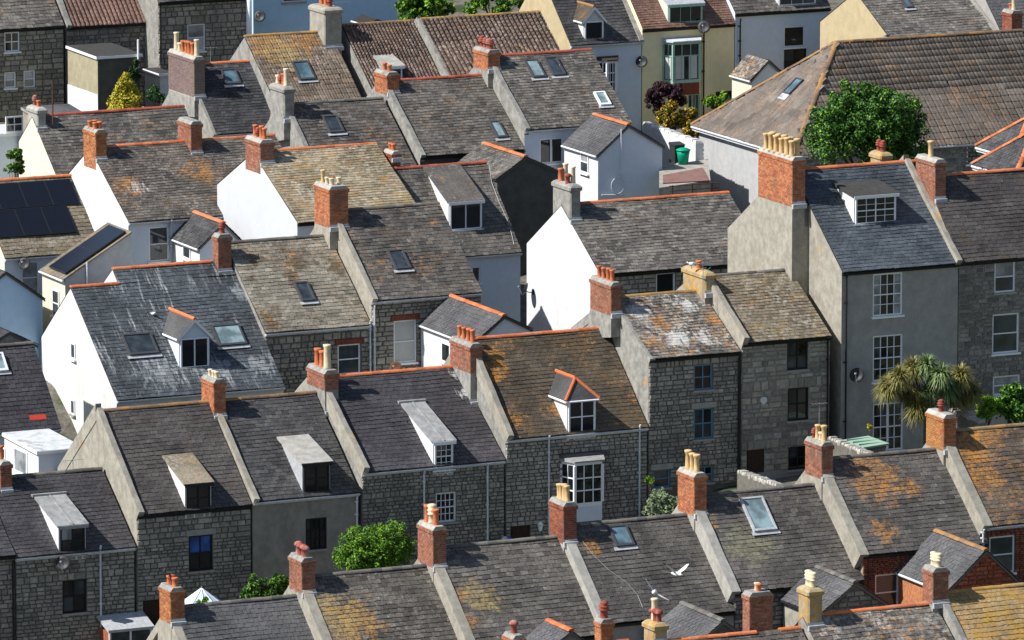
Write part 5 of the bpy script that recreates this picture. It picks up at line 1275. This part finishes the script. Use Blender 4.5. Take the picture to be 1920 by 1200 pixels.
# ================================================================ terrain
GROUND += [(-26, -70, GROUND[0][2]-3), (30, -75, GROUND[0][2]-1.5)]
def ground_z(s, t):
    a = b = 0.
    for (gs, gt, gz) in GROUND:
        w = 1/((gs-s)**2+(gt-t)**2+4)**1.6; a += w*gz; b += w
    return a/b
gb = MB(); NX, NY = 90, 110
S0, S1, T0, T1 = -75, 95, -95, 130
for j in range(NY+1):
    for i in range(NX+1):
        s_, t_ = S0+(S1-S0)*i/NX, T0+(T1-T0)*j/NY; v = world(s_, t_, ground_z(s_, t_)-.12); gb.v.append(tuple(v))
for j in range(NY):
    for i in range(NX):
        q = j*(NX+1)+i; gb.f.append((q, q+1, q+NX+2, q+NX+1))
# skirt out to the horizon
edge = len(gb.v)
zf = min(g[2] for g in GROUND)-8
for (s_, t_) in ((-900, -900), (900, -900), (900, 1500), (-900, 1500)): gb.v.append(tuple(world(s_, t_, zf)))
c00, c10, c11, c01 = 0, NX, (NY+1)*(NX+1)-1, NY*(NX+1)
gb.f += [(edge, edge+1)+tuple(range(c10, c00-1, -1)), (edge+1, edge+2)+tuple(range(c11, c10-1, -(NX+1))), (edge+2, edge+3)+tuple(range(c01, c11+1)), (edge+3, edge)+tuple(range(c00, c01+1, NX+1))]
gb.m = [0]*len(gb.f); gb.r = [0.]*len(gb.f)
k = NT('ground_mat'); n1 = k.step(k.noise(.35, 4, .6), .45, .6)
c_ = k.mix(n1, (.16, .145, .12), (.05, .075, .025)); c_ = k.grain(c_, .4, 3); MATS['ground_mat'] = k.fin(c_, .95, k.noise(6, 5), .6, .1, .05)
tag(gb.build('ground', ['ground_mat']), kind='structure')

# ================================================================ plants
def foliage(name, label, cat, x, y, t, rx, ry, rz, n, size, mat, lumps=14, trunk=0., seed=1, group=None, shape='blob', s=None, aspect=1.6, second=None, base=None):
    """crown centre at pixel (x, y) on plane t; radii in metres; trunk reaches the ground"""
    r = random.Random(seed); p = on_t(x, y, t); gz = base if base is not None else min(ground_z(p.x, p.y), p.z-rz*.9)
    root = thing(name, label, cat, p.x, p.y, gz, group); cz = p.z-gz
    L = []
    for i in range(lumps):
        if shape == 'cone':
            h = (i+.5)/lumps; a = r.uniform(0, 2*math.pi); q = (1-h)*.75
            L.append((Vector((rx*q*math.cos(a), ry*q*math.sin(a), cz-rz+2*rz*h)), (.42*(1-h)+.12)*rx))
        else:
            a = r.uniform(0, 2*math.pi); u = r.uniform(-.75, .9); q = math.sqrt(max(0, 1-u*u))*r.uniform(.35, .78)
            L.append((Vector((rx*q*math.cos(a), ry*q*math.sin(a), cz+rz*u*.72)), r.uniform(.24, .42)*min(rx, rz)*1.15))
    if shape != 'cone':
        L2 = []
        for c, rad in L:
            for _ in range(9):
                d = Vector((r.gauss(0, 1), r.gauss(0, 1), r.gauss(0, 1)+.25)).normalized(); L2.append((c+d*rad*r.uniform(.6, 1.0 if cat == 'bush' else 1.12), rad*r.uniform(.25, .45)))
        pool = L2*4+L
    else: pool = L
    b = MB(); b2 = MB()
    for i in range(n):
        c, rad = r.choice(pool)
        d = Vector((r.gauss(0, 1), r.gauss(0, 1), r.gauss(0, 1)+.35)).normalized(); pos = c + d*rad*(r.uniform(.55, 1.12))
        nrm = (d + Vector((r.gauss(0, .5), r.gauss(0, .5), r.gauss(0, .5)+.3))).normalized()
        u = nrm.orthogonal().normalized(); u.rotate(Matrix.Rotation(r.uniform(0, 6.28), 3, nrm)); v = nrm.cross(u)
        sz = size*r.uniform(.6, 1.25); w = sz/aspect
        tgt = b2 if (second and r.random() < second[1]) else b
        tip = pos+u*sz+nrm*(-sz*.15)
        tgt.poly([pos-u*sz, pos+v*w+nrm*w*.25, tip, pos-v*w+nrm*w*.25], 0, r.uniform(.01, .99))
    tag(b.build('crown', [mat], root), kind='stuff')
    if second and b2.v: tag(b2.build(second[2] if len(second) > 2 else 'young_leaves', [second[0]], root), kind='stuff')
    tb = MB(); th = max(.2, cz-rz*.3)
    tr = trunk or .06
    tb.tube((0, 0, -.3), (r.uniform(-.1, .1), r.uniform(-.1, .1), th), tr, 8, r2=tr*.6)
    for c, rad in L[:8]: tb.tube((0, 0, th*.75), c, tr*.45, 5, r2=tr*.15)
    tb.build('trunk', ['bark'], root)
    return root
foliage('tree', 'large dense dark green tree in front of the hipped roof', 'tree', 1622, 246, -3, 3.35, 2.4, 2.3, 52000, .085, 'leaf_green', 60, .22, 1, second=('leaf_bright', .16))
foliage('conifer', 'golden yellow conifer beside the flat roofed extension', 'conifer', 236, 188, 47, 1.35, 1.2, 1.4, 5200, .10, 'leaf_yellow', 30, .08, 2, shape='cone', aspect=2.4)
foliage('bush', 'rounded bright green bush behind the front row ridge', 'bush', 703, 1038, -31, 2.15, 1.4, 1.25, 36000, .06, 'leaf_bright', 80, .08, 3, second=('leaf_green', .35), aspect=2.2)
foliage('bush', 'leafy green shrub left of the brown brick stack in the front row', 'bush', 500, 1105, -31, 1.15, .8, .85, 6000, .09, 'leaf_green', 14, .05, 4, second=('leaf_bright', .3), aspect=2.6)
foliage('hedge', 'pale leaved shrub at the foot of the stone house downpipe', 'bush', 1240, 950, -29, 1.1, .7, .7, 6500, .07, 'leaf_pale', 16, .04, 5, aspect=2.6)
foliage('bush', 'light green bush against the dark stone house', 'bush', 1853, 765, -29, .85, .6, .62, 7000, .07, 'leaf_bright', 22, .05, 6, aspect=2.2)
foliage('bush', 'dark green bush at the right edge beneath the stone house window', 'bush', 1908, 760, -29, 1.15, .8, 1.05, 11000, .08, 'leaf_green', 26, .06, 7, second=('leaf_bright', .2))
foliage('bush', 'dark purple leaved shrub below the green oriel window', 'bush', 1246, 184, 41.5, 1.7, .9, .95, 8000, .09, 'leaf_purple', 16, .05, 8, aspect=2.2)
foliage('bush', 'yellow flowering shrub below the purple one', 'bush', 1266, 216, 39.5, 1.5, .9, .85, 8000, .075, 'leaf_green', 16, .05, 9, second=('leaf_flower', .55, 'flowers'))
foliage('bush', 'yellow flowering shrub hanging over the white garden wall', 'bush', 1306, 244, 35.5, 1.0, .7, .6, 4500, .075, 'leaf_green', 12, .05, 10, second=('leaf_flower', .55, 'flowers'))
foliage('bush', 'round green bush beside the yellow house wall', 'bush', 1347, 195, 42, .95, .7, .6, 5500, .08, 'leaf_bright', 12, .05, 11, second=('leaf_green', .3))
foliage('ivy', 'dark ivy climbing the corner of the flat roofed extension', 'ivy', 252, 140, 50.6, .4, .25, 1.2, 1500, .09, 'leaf_dark', 12, .04, 12)
foliage('tree', 'dark green tree behind the pantiled roofs left of the gap', 'tree', 790, 18, 58, 1.9, 1.6, 1.25, 5600, .12, 'leaf_green', 20, .12, 13, second=('leaf_bright', .4), group='trees at the top edge')
foliage('tree', 'lighter green tree tops right of the gap at the top edge', 'tree', 925, 6, 58, 1.9, 1.6, .75, 4200, .12, 'leaf_bright', 18, .12, 14, second=('leaf_green', .4), group='trees at the top edge')
foliage('bush', 'small green bush behind the solar panel roof at the left edge', 'bush', 26, 305, 21, .6, .5, .7, 1800, .08, 'leaf_green', 10, .05, 15, second=('leaf_bright', .3))
foliage('plant', 'small potted green plant by the blue door', 'plant', 1218, 901, TB-1.2, .26, .22, .2, 500, .06, 'leaf_bright', 6, .03, 16)
foliage('bush', 'straggly shrub in the gap between the stone house and the mauve stack', 'bush', 292, 180, 44, .5, .4, .6, 700, .08, 'leaf_green', 8, .04, 17)
foliage('weeds', 'yellow green weeds growing on the front row ridge below the parasol', 'plant', 385, 1128, -38, .55, .3, .2, 420, .07, 'leaf_bright', 8, .02, 18, base=None)
foliage('plant', 'small yellow leaved plant on top of the green shed end', 'plant', 1631, 801, TB-2.0, .22, .2, .15, 260, .06, 'leaf_yellow', 5, .02, 19)
# cabbage palm: several heads of long sword leaves on a forked trunk
def cabbage_palm():
    r = random.Random(5); tp = -30.; pc = on_t(1738, 720, tp); gz = ground_z(pc.x, pc.y)
    root = thing('cabbage_palm', 'cabbage palm with shaggy olive heads in front of the tall grey house', 'palm tree', pc.x, pc.y, gz)
    heads = [(1738, 685), (1685, 705), (1705, 735), (1765, 700), (1800, 705), (1795, 745), (1740, 735), (1720, 765), (1665, 725), (1775, 730), (1822, 735), (1712, 690)]
    tb = MB(); fork = Vector((0, 0, on_t(1738, 775, tp).z-gz)); tb.tube((0, 0, -.3), fork, .16, 10, r2=.13)
    for k, (hx, hy) in enumerate(heads):
        p = on_t(hx, hy, tp+r.uniform(-.6, .6)); c = Vector((p.x-pc.x, p.y-pc.y, p.z-gz))
        tb.tube(fork, c, .08, 6, r2=.05)
        hb = MB(); R_ = r.uniform(.72, .88)
        for i in range(650):
            el = R(r.triangular(-75, 85, -10)); az = r.uniform(0, 6.283); d = Vector((math.cos(az)*math.cos(el), math.sin(az)*math.cos(el), math.sin(el)))
            sd = d.cross(Vector((0, 0, 1))).normalized()*.022; l = R_*r.uniform(.7, 1.1); m = c+d*l*.55; droop = Vector((0, 0, -l*r.uniform(.1, .38))); e = c+d*l+droop
            rr = r.uniform(.01, .99)
            hb.poly([c+d*.05-sd*.5, c+d*.05+sd*.5, m+sd, m-sd], 0, rr); hb.poly([m-sd, m+sd, e], 0, rr)
        tag(hb.build('leaf_head', ['leaf_palm' if k % 3 else 'leaf_palm_top'], root), kind='stuff')
    tb.build('trunk', ['bark'], root)
cabbage_palm()

# ================================================================ garden walls, sheds, bins, ground surfaces
def garden_wall(label, pa, pb, t0, t1, h, mat, mortar='mortar', thick=.4, hh=(.18, .3), ww=(.2, .45), coping=None, limit=300):
    a = on_t(pa[0], pa[1], t0); b_ = on_t(pb[0], pb[1], t1)     # top edge end points
    L = math.hypot(b_.x-a.x, b_.y-a.y); ang = math.atan2(b_.y-a.y, b_.x-a.x); dz = b_.z-a.z
    root = thing('garden_wall', label, 'garden wall', a.x, a.y, a.z-h); root.rotation_euler = (0, 0, YAW+ang)
    m = MB(); m.v = [(0, 0, -1), (L, 0, -1), (L, thick, -1), (0, thick, -1), (0, 0, h), (L, 0, h+dz), (L, thick, h+dz), (0, thick, h)]
    m.f = [(0, 1, 5, 4), (1, 2, 6, 5), (2, 3, 7, 6), (3, 0, 4, 7), (4, 5, 6, 7)]; m.m = [0]*5; m.r = [0]*5
    w = m.build('wall', [mortar], root)
    sh = Matrix.Identity(4); sh[2][0] = dz/L
    lay_stones(w, 0, L, 0, h, [], mat, sh @ Matrix.Translation((0, -.02, 0)), hh, ww, limit)
    # cap stones
    x = 0
    while x < L:
        wv = min(rng.uniform(.2, .4), L-x)
        if wv > .06: link('cap_stone', stone_mesh(mat, rng.randrange(7)), w, mat=sh @ Matrix.Translation((x+wv/2, thick/2, h+rng.uniform(.0, .05))) @ Matrix.Rotation(R(-90), 4, 'X') @ Matrix.Diagonal((wv*.95, rng.uniform(.12, .22), thick*1.02, 1)))
        x += wv
    return root
garden_wall('whitewashed garden wall running down to the bins', (1318, 268), (1218, 232), 19.5, 27.5, 1.7, 'stone_white', 'paint_white_worn')
garden_wall('short pale stone wall beside the green roofed shed', (1641, 853), (1566, 822), -31.5, -27.0, 1.3, 'stone_light', 'mortar')
garden_wall('pale stone wall below the light green bush at the right', (1850, 793), (1792, 768), -31.0, -28.5, 1.2, 'stone_light', 'mortar')
garden_wall('pale rubble wall beside the black door of the lichened house', (1470, 912), (1398, 885), -31.5, -26.5, 1.0, 'stone_light', 'mortar')
# shed
P = on_t(1621, 837, -29); sx = P.x; Ls = on_s(1586, 808, sx).y+29; Wd = on_t(1660, 833, -29).x-sx; zb = P.z-2.0
root = thing('garden_shed', 'small shed with pale green felt roof against the tall grey house', 'shed', sx, -29, zb)
b = MB(); b.box(0, Wd, 0, Ls, -.3, 1.9)
w0 = b.build('wall', ['wood_grey'], root)
for i in range(int(Wd/.16)):
    q = MB(); q.box(i*.16+.01, i*.16+.15, -.03, -.002, 0, 1.85); q.build('board', ['wood_grey'], w0)
b = MB(); b.prism([(-.12, 1.905), (-.12, 1.99), (Wd+.12, 2.07), (Wd+.12, 1.985)], 'y', -.14, Ls+.05); ro = b.build('roof', ['shed_green'], root)
for i in range(3):
    q = MB(); yy = Ls*(i+.5)/3; q.box(-.13, Wd+.13, yy-.015, yy+.015, 2.0, 2.075); q.build('felt_seam', ['frame_green'], ro)
# patio
p0, p1, p2, p3 = [on_z(x, y, on_t(1285, 330, 15.).z) for x, y in ((1236, 352), (1332, 338), (1328, 298), (1236, 312))]
zt_ = p0.z
b = MB(); b.poly([world(*p) for p in (p0, p1, p2, p3)]); b.poly([world(p.x, p.y, p.z-2) for p in (p0, p1)]+[world(*p) for p in (p1, p0)])
o = b.build('patio', ['paving']); tag(o, kind='structure')
q0, q1, q2, q3 = [on_z(x, y, zt_+.06) for x, y in ((1243, 343), (1330, 338), (1317, 314), (1243, 328))]
b = MB(); b.poly([world(*p) for p in (q0, q1, q2, q3)]); b.poly([world(p.x, p.y, p.z-.16) for p in (q0, q1)]+[world(*p) for p in (q1, q0)])
o = b.build('deck', ['wood_red']); tag(o, kind='structure')
def bin_(x, y, t, label, mat, h=1.0, round_=False, k=1.0):
    p = on_t(x, y, t); root = thing('wheelie_bin' if not round_ else 'garden_bin', label, 'bin', p.x, p.y, p.z)
    b = MB()
    if round_:
        b.lathe([(.24*k, 0), (.29*k, .45*k), (.33*k, .68*k)], 16); b.build('body', [mat], root, True)
        l = MB(); l.lathe([(.36*k, .68*k), (.36*k, .73*k), (.2*k, .8*k), (.05, .83*k)], 16); l.build('lid', [mat], root, True)
    else:
        b.v = [(-.22, -.25, 0.05), (.22, -.25, .05), (.22, .2, .05), (-.22, .2, .05), (-.29, -.33, .95), (.29, -.33, .95), (.29, .33, .95), (-.29, .33, .95)]
        b.f = [(0, 1, 5, 4), (1, 2, 6, 5), (2, 3, 7, 6), (3, 0, 4, 7), (3, 2, 1, 0), (4, 5, 6, 7)]; b.m = [0]*6; b.r = [0]*6; b.build('body', [mat], root)
        l = MB(); l.prism([(-.37, .955), (-.36, 1.0), (.3, 1.08), (.36, 1.0), (.36, .955)], 'x', -.31, .31); l.build('lid', [mat], root)
        w = MB(); w.tube((-.3, .28, .1), (-.24, .28, .1), .1, 12); w.build('wheel', ['gutter_black'], root); w = MB(); w.tube((.24, .28, .1), (.3, .28, .1), .1, 12); w.build('wheel', ['gutter_black'], root)
pz = on_z(1281, 308, zt_)
bin_(1281, 308, pz.y, 'round bright green lidded bin on the patio', 'bin_green', round_=True, k=1.05)
pz = on_z(1269, 306, zt_)
bin_(1269, 306, pz.y+.2, 'black wheelie bin behind the green one', 'bin_grey')
# dark railing at the patio edge
b = MB(); p = on_z(1285, 352, zt_)
for i in range(3): b.tube((i*1.1, 0, -.2), (i*1.1, 0, .55), .03, 6)
b.tube((-.2, 0, .5), (2.6, 0, .5), .03, 6); b.tube((-.2, 0, .25), (2.6, 0, .25), .02, 6)
obj_px('railing', 'brown wooden rail at the edge of the patio', 'railing', p.x-.9, p.y-.4, zt_-.3, b, ['rust'])
# parasol below the stone house at bottom left
p = on_t(378, 1103, -33.5); gz = ground_z(p.x, p.y)
root = thing('parasol', 'closed sided pale blue garden parasol behind the front row ridge', 'parasol', p.x, p.y, min(gz, p.z-2.2)); hz = p.z-min(gz, p.z-2.2)
b = MB(); N = 10; Rr = 1.15
for i in range(N):
    a0, a1 = 2*math.pi*i/N, 2*math.pi*(i+1)/N; am = (a0+a1)/2
    b.poly([(0, 0, hz), (Rr*math.cos(a0), Rr*math.sin(a0), hz-.85), (Rr*.95*math.cos(am), Rr*.95*math.sin(am), hz-.92)]); b.poly([(0, 0, hz), (Rr*.95*math.cos(am), Rr*.95*math.sin(am), hz-.92), (Rr*math.cos(a1), Rr*math.sin(a1), hz-.85)])
b.build('canopy', ['cloth_blue'], root)
b = MB(); b.tube((0, 0, 0), (0, 0, hz+.08), .03, 8); b.build('pole', ['metal'], root)
for i in range(N):
    b = MB(); a0 = 2*math.pi*i/N; b.tube((0, 0, hz+.015), (Rr*math.cos(a0), Rr*math.sin(a0), hz-.835), .018, 5); b.build('rib', ['frame_white'], root)
# porch with glass roof at the bottom left
P = on_t(205, 1182, TB-1.3); e_ = on_t(285, 1176, TB-1.3); Wd = e_.x-P.x; H_ = 2.3
root = thing('porch', 'small porch with grey sloping roof at the bottom left', 'porch', P.x, TB-1.3, P.z-H_)
b = MB(); b.prism([(-.1, H_-.1), (-.1, H_+.02), (1.2, H_+.42), (1.2, H_+.30)], 'x', -.08, Wd+.08); b.build('roof', ['lead'], root)
for xx in (0, Wd/2-.04, Wd-.08):
    b = MB(); b.box(xx, xx+.08, 0, .08, 0, H_-.1); b.build('post', ['frame_white'], root)
b = MB(); b.box(.08, Wd-.08, .03, .05, .1, H_-.15); b.build('pane', ['glass_mid'], root)
b = MB(); b.box(0, .05, .08, 1.2, 0, H_-.1); b.build('side_wall', ['brick_red'], root)
# lamp and hanging basket on the second row
p = on_t(1008, 985, TB); b = MB(); b.lathe([(.03, -.22), (.09, -.16), (.11, .05), (.05, .07)], 8, (0, -.22, 0)); b.lathe([(.15, .08), (.05, .2), (.01, .24)], 8, (0, -.22, 0), 0); b.tube((0, 0, -.05), (0, -.2, .05), .02, 6)
obj_px('wall_lamp', 'white wall lantern beside the dark doorway', 'lamp', p.x, p.y-.08, p.z, b, ['frame_white'])
p = on_t(943, 1006, TB)
root = thing('hanging_basket', 'hanging basket of white and purple flowers on the stone wall', 'hanging basket', p.x, p.y-.4, p.z-.2)
b = MB(); b.lathe([(.03, -.05), (.15, .02), (.2, .14)], 12); b.build('bowl', ['rust'], root)
plain('petal_purple', (.18, .08, .45), .2, 9); plain('petal_white', (.7, .7, .72), .2, 9)
for m_, dx in (('petal_white', -.09), ('petal_purple', .1)):
    b = MB(); r_ = random.Random(3)
    for i in range(90):
        d_ = Vector((r_.gauss(0, 1), r_.gauss(0, 1), abs(r_.gauss(0, 1)))).normalized()*.15; c_ = Vector((dx, 0, .14))+d_; u = d_.orthogonal().normalized()*.035; v = d_.cross(u).normalized()*.035
        b.poly([c_-u, c_-v, c_+u, c_+v])
    tag(b.build('flowers', [m_], root), kind='stuff')
b = MB(); b.tube((0, .4, .6), (0, 0, .6), .012, 5); b.tube((0, 0, .6), (0, 0, .12), .008, 5); b.build('bracket', ['gutter_black'], root)
# grey drain pipe stack at the blue house
p = on_t(467, 60, 55.8); b = MB(); b.tube((0, 0, -3), (0, 0, 3.5), .16, 10); obj_px('soil_pipe', 'thick white pipe between the stone wall and the blue house', 'pipe', p.x, p.y, p.z, b, ['frame_white'], smooth=True)
p = on_t(259, 93, 50.8); b = MB(); b.tube((0, 0, -1), (0, 0, .55), .06, 8); obj_px('vent_pipe', 'short white vent pipe at the corner of the flat extension', 'pipe', p.x, p.y, p.z, b, ['frame_white'])
p = on_t(99, 215, 30); b = MB(); b.tube((0, 0, -.5), (0, 0, 1.75), .035, 6); obj_px('post', 'thin rusty post behind the cream gabled house', 'post', p.x, p.y, p.z, b, ['rust'])

# ================================================================ aerials, birds, cables
def aerial(x, y, t, h, label, n=5, w=.35, group='television aerials'):
    p = on_t(x, y, t); root = thing('television_aerial', label, 'aerial', p.x, p.y, p.z, group)
    b = MB(); b.tube((0, 0, -.4), (0, 0, h), .016, 6); b.build('mast', ['metal'], root)
    b = MB(); b.tube((-w, 0, h-.05), (w, 0, h-.05), .01, 5)
    for i in range(n): xx = -w+2*w*i/(n-1); b.tube((xx, -.14, h-.05), (xx, .14, h-.05), .006, 4)
    b.build('dipoles', ['metal'], root)
aerial(137, 890, TB+3.7, .7, 'rusty aerial on the ridge of the low stone house at the left', 3, .5)
aerial(1536, 800, TB-4.2, 1.1, 'aerial standing beside the stack in front of the black windows')
aerial(577, 398, 8+3.9, 1.4, 'aerial on the golden lichened roof')
aerial(641, 30, 41.8, .8, 'aerial behind the thick rendered stack at the top')
aerial(395, 107, 35, .55, 'aerial behind the mauve brick stack')
aerial(1318, 545, TB+2.4, 1.3, 'aerial on the yellow stained stack below the rotary line')
aerial(1533, 250, 5, .9, 'aerial showing against the big tree')
def gull(x, y, t, label, pose='stand', heading=0., k=1.0, dark=False, tilt=0., bank=0., cat='gull', place=None):
    p = place or on_t(x, y, t)
    root = thing('gull' if cat == 'gull' else 'bird', label, cat, p.x, p.y, p.z); root.rotation_euler = (tilt, bank, YAW+heading); root.scale = (k, k, k)
    zc = .22 if pose == 'stand' else 0
    b = MB(); T = Matrix.Translation((0, 0, zc)) @ Matrix.Rotation(R(90), 4, 'Y')
    pts = [(.01, -.30), (.035, -.26), (.05, -.2), (.085, -.1), (.10, 0), (.095, .08), (.07, .14), (.052, .17), (.055, .21), (.05, .25), (.02, .285)]
    # body from tail to head, head raised when standing
    n = 12
    for (r_, l) in pts:
        lift = .10*max(0, (l-.1)/.18)**1.0 if pose == 'stand' else .015*max(0, l)
        for i in range(n):
            a = 2*math.pi*i/n; b.v.append((l - (.04*lift/.1 if pose == 'stand' else 0), r_*math.cos(a), zc+lift+r_*.9*math.sin(a)))
    for k_ in range(len(pts)-1):
        for i in range(n):
            j = (i+1) % n; b.f.append((k_*n+i, k_*n+j, k_*n+n+j, k_*n+n+i))
    b.m = [0]*len(b.f); b.r = [0]*len(b.f)
    b.poly([(-.24, -.05, zc), (-.24, .05, zc), (-.40, .08, zc-.01), (-.40, -.08, zc-.01)]); b.poly([(-.24, .05, zc+.02), (-.24, -.05, zc+.02), (-.40, -.08, zc), (-.40, .08, zc)])
    body = b.build('body', ['feather_dark' if dark else 'feather_white'], root, True)
    hz_ = zc+(.10 if pose == 'stand' else .02)
    q = MB(); q.tube((.26-(.04 if pose == 'stand' else 0), 0, hz_), (.35-(.04 if pose == 'stand' else 0), 0, hz_-.015), .016, 6, r2=.005); q.build('beak', ['beak' if not dark else 'feather_dark'], root)
    if pose == 'stand':
        q = MB()
        for sg in (-1, 1):
            q.v += []; bb = MB()
            q.lathe([(.01, -.24), (.04, -.1), (.055, .02), (.03, .1)], 8, T=Matrix.Translation((-.08, sg*.062, zc+.02)) @ Matrix.Rotation(R(83), 4, 'Y') @ Matrix.Diagonal((1.2, .55, 1.15, 1)))
            q.tube((.0, sg*.03, 0), (0, sg*.03, zc-.05), .008, 5)
        q.build('folded_wing', ['feather_grey' if not dark else 'feather_dark'], root, True)
    else:
        for sg in (-1, 1):
            up = bank_up = .55 if pose == 'fly' else .12
            q = MB(); P0 = [(.10, .06, .02), (-.08, .06, .02)]; P1 = [(.15, .36, .06+up*.3), (-.05, .34, .05+up*.3)]; P2 = [(.02, .66, .1+up*.55), (-.06, .60, .08+up*.52)]; tip = (-.12, .78, .1+up*.62)
            for dz in (0, -.012):
                f = lambda v: (v[0], v[1]*sg, v[2]+dz)
                q.poly([f(P0[0]), f(P1[0]), f(P1[1]), f(P0[1])]); q.poly([f(P1[0]), f(P2[0]), f(P2[1]), f(P1[1])])
            w = q.build('wing', ['feather_white'], root)
            q = MB()
            for dz in (0, -.012): f = lambda v: (v[0], v[1]*sg, v[2]+dz); q.poly([f(P2[0]), f(tip), f(P2[1])])
            q.build('wing_tip', ['feather_dark'], w)
    return root
gull(1268, 1076, -46.5, 'white gull flying with raised wings over the front row roofs', 'fly', R(-45)-YAW, 1.05, tilt=R(-8))
gull(1227, 1110, -52, 'white gull gliding below the other with wings spread wide', 'glide', R(-100)-YAW, 1.05, tilt=R(-42))
gull(1297, 504, TB+3.4+.5, 'grey winged gull standing on the yellow stained stack', 'stand', R(170), 1.0)
s_, t_, z_ = on_roof(hC1, 287, 596); gull(0, 0, 0, 'gull standing on the streaked slates left of the dormer', 'stand', R(-80), .8, place=Vector((s_, t_, z_+.03)))
dp = on_t(122, 985, TB+.55); gull(0, 0, 0, 'gull standing on the pale dormer roof at the lower left', 'stand', R(180), .85, place=Vector((dp.x, dp.y, dp.z)))
gull(1488, 80, 14+5.8, 'dark bird perched on the left hip of the wide ribbed roof', 'stand', R(200), .6, True, cat='bird')
gull(1664, 72, 14+5.85, 'dark bird perched along the ridge of the wide ribbed roof', 'stand', R(0), .6, True, cat='bird')
gull(308, 1074, TA+4, 'small grey bird on the red pots at the bottom left', 'stand', R(60), .55, True, cat='bird')
def cable(label, pts, mat='gutter_white', r=.012, name='cable'):
    b = MB(); W3 = [Vector(p) for p in pts]; c = W3[0]
    for a_, b_ in zip(W3[:-1], W3[1:]): b.tube(tuple(a_-c), tuple(b_-c), r, 5)
    return obj_px(name, label, 'cable', c.x, c.y, c.z, b, [mat])
def roof_pts(h, px, lift=.1):
    return [tuple(Vector(on_roof(h, x, y))+Vector((0, -.05, lift))) for x, y in px]
cable('thin pale cable curving down the slates beside the small skylight', roof_pts(hA3, [(1091, 1018), (1112, 1045), (1140, 1072), (1178, 1100), (1195, 1120), (1204, 1143)]), 'metal')
cable('pale telephone cable lying down the slates right of the wide white dormer', roof_pts(hD4, [(917, 313), (921, 345), (934, 380), (950, 415), (958, 440), (963, 462)]), 'metal', .016)
# rotary clothes line behind the lichened house
p = on_t(1305, 512, TC-6); root = thing('rotary_clothes_line', 'green armed rotary clothes line behind the yellow stained stack', 'clothes line', p.x, p.y, p.z-1.6)
for i in range(4):
    b = MB(); a_ = R(20+90*i); b.tube((0, 0, 1.3), (1.0*math.cos(a_), 1.0*math.sin(a_), 1.75), .018, 6); b.build('arm', ['bin_green'], root)
b = MB(); b.tube((0, 0, 0), (0, 0, 1.6), .025, 6); b.build('pole', ['metal'], root)
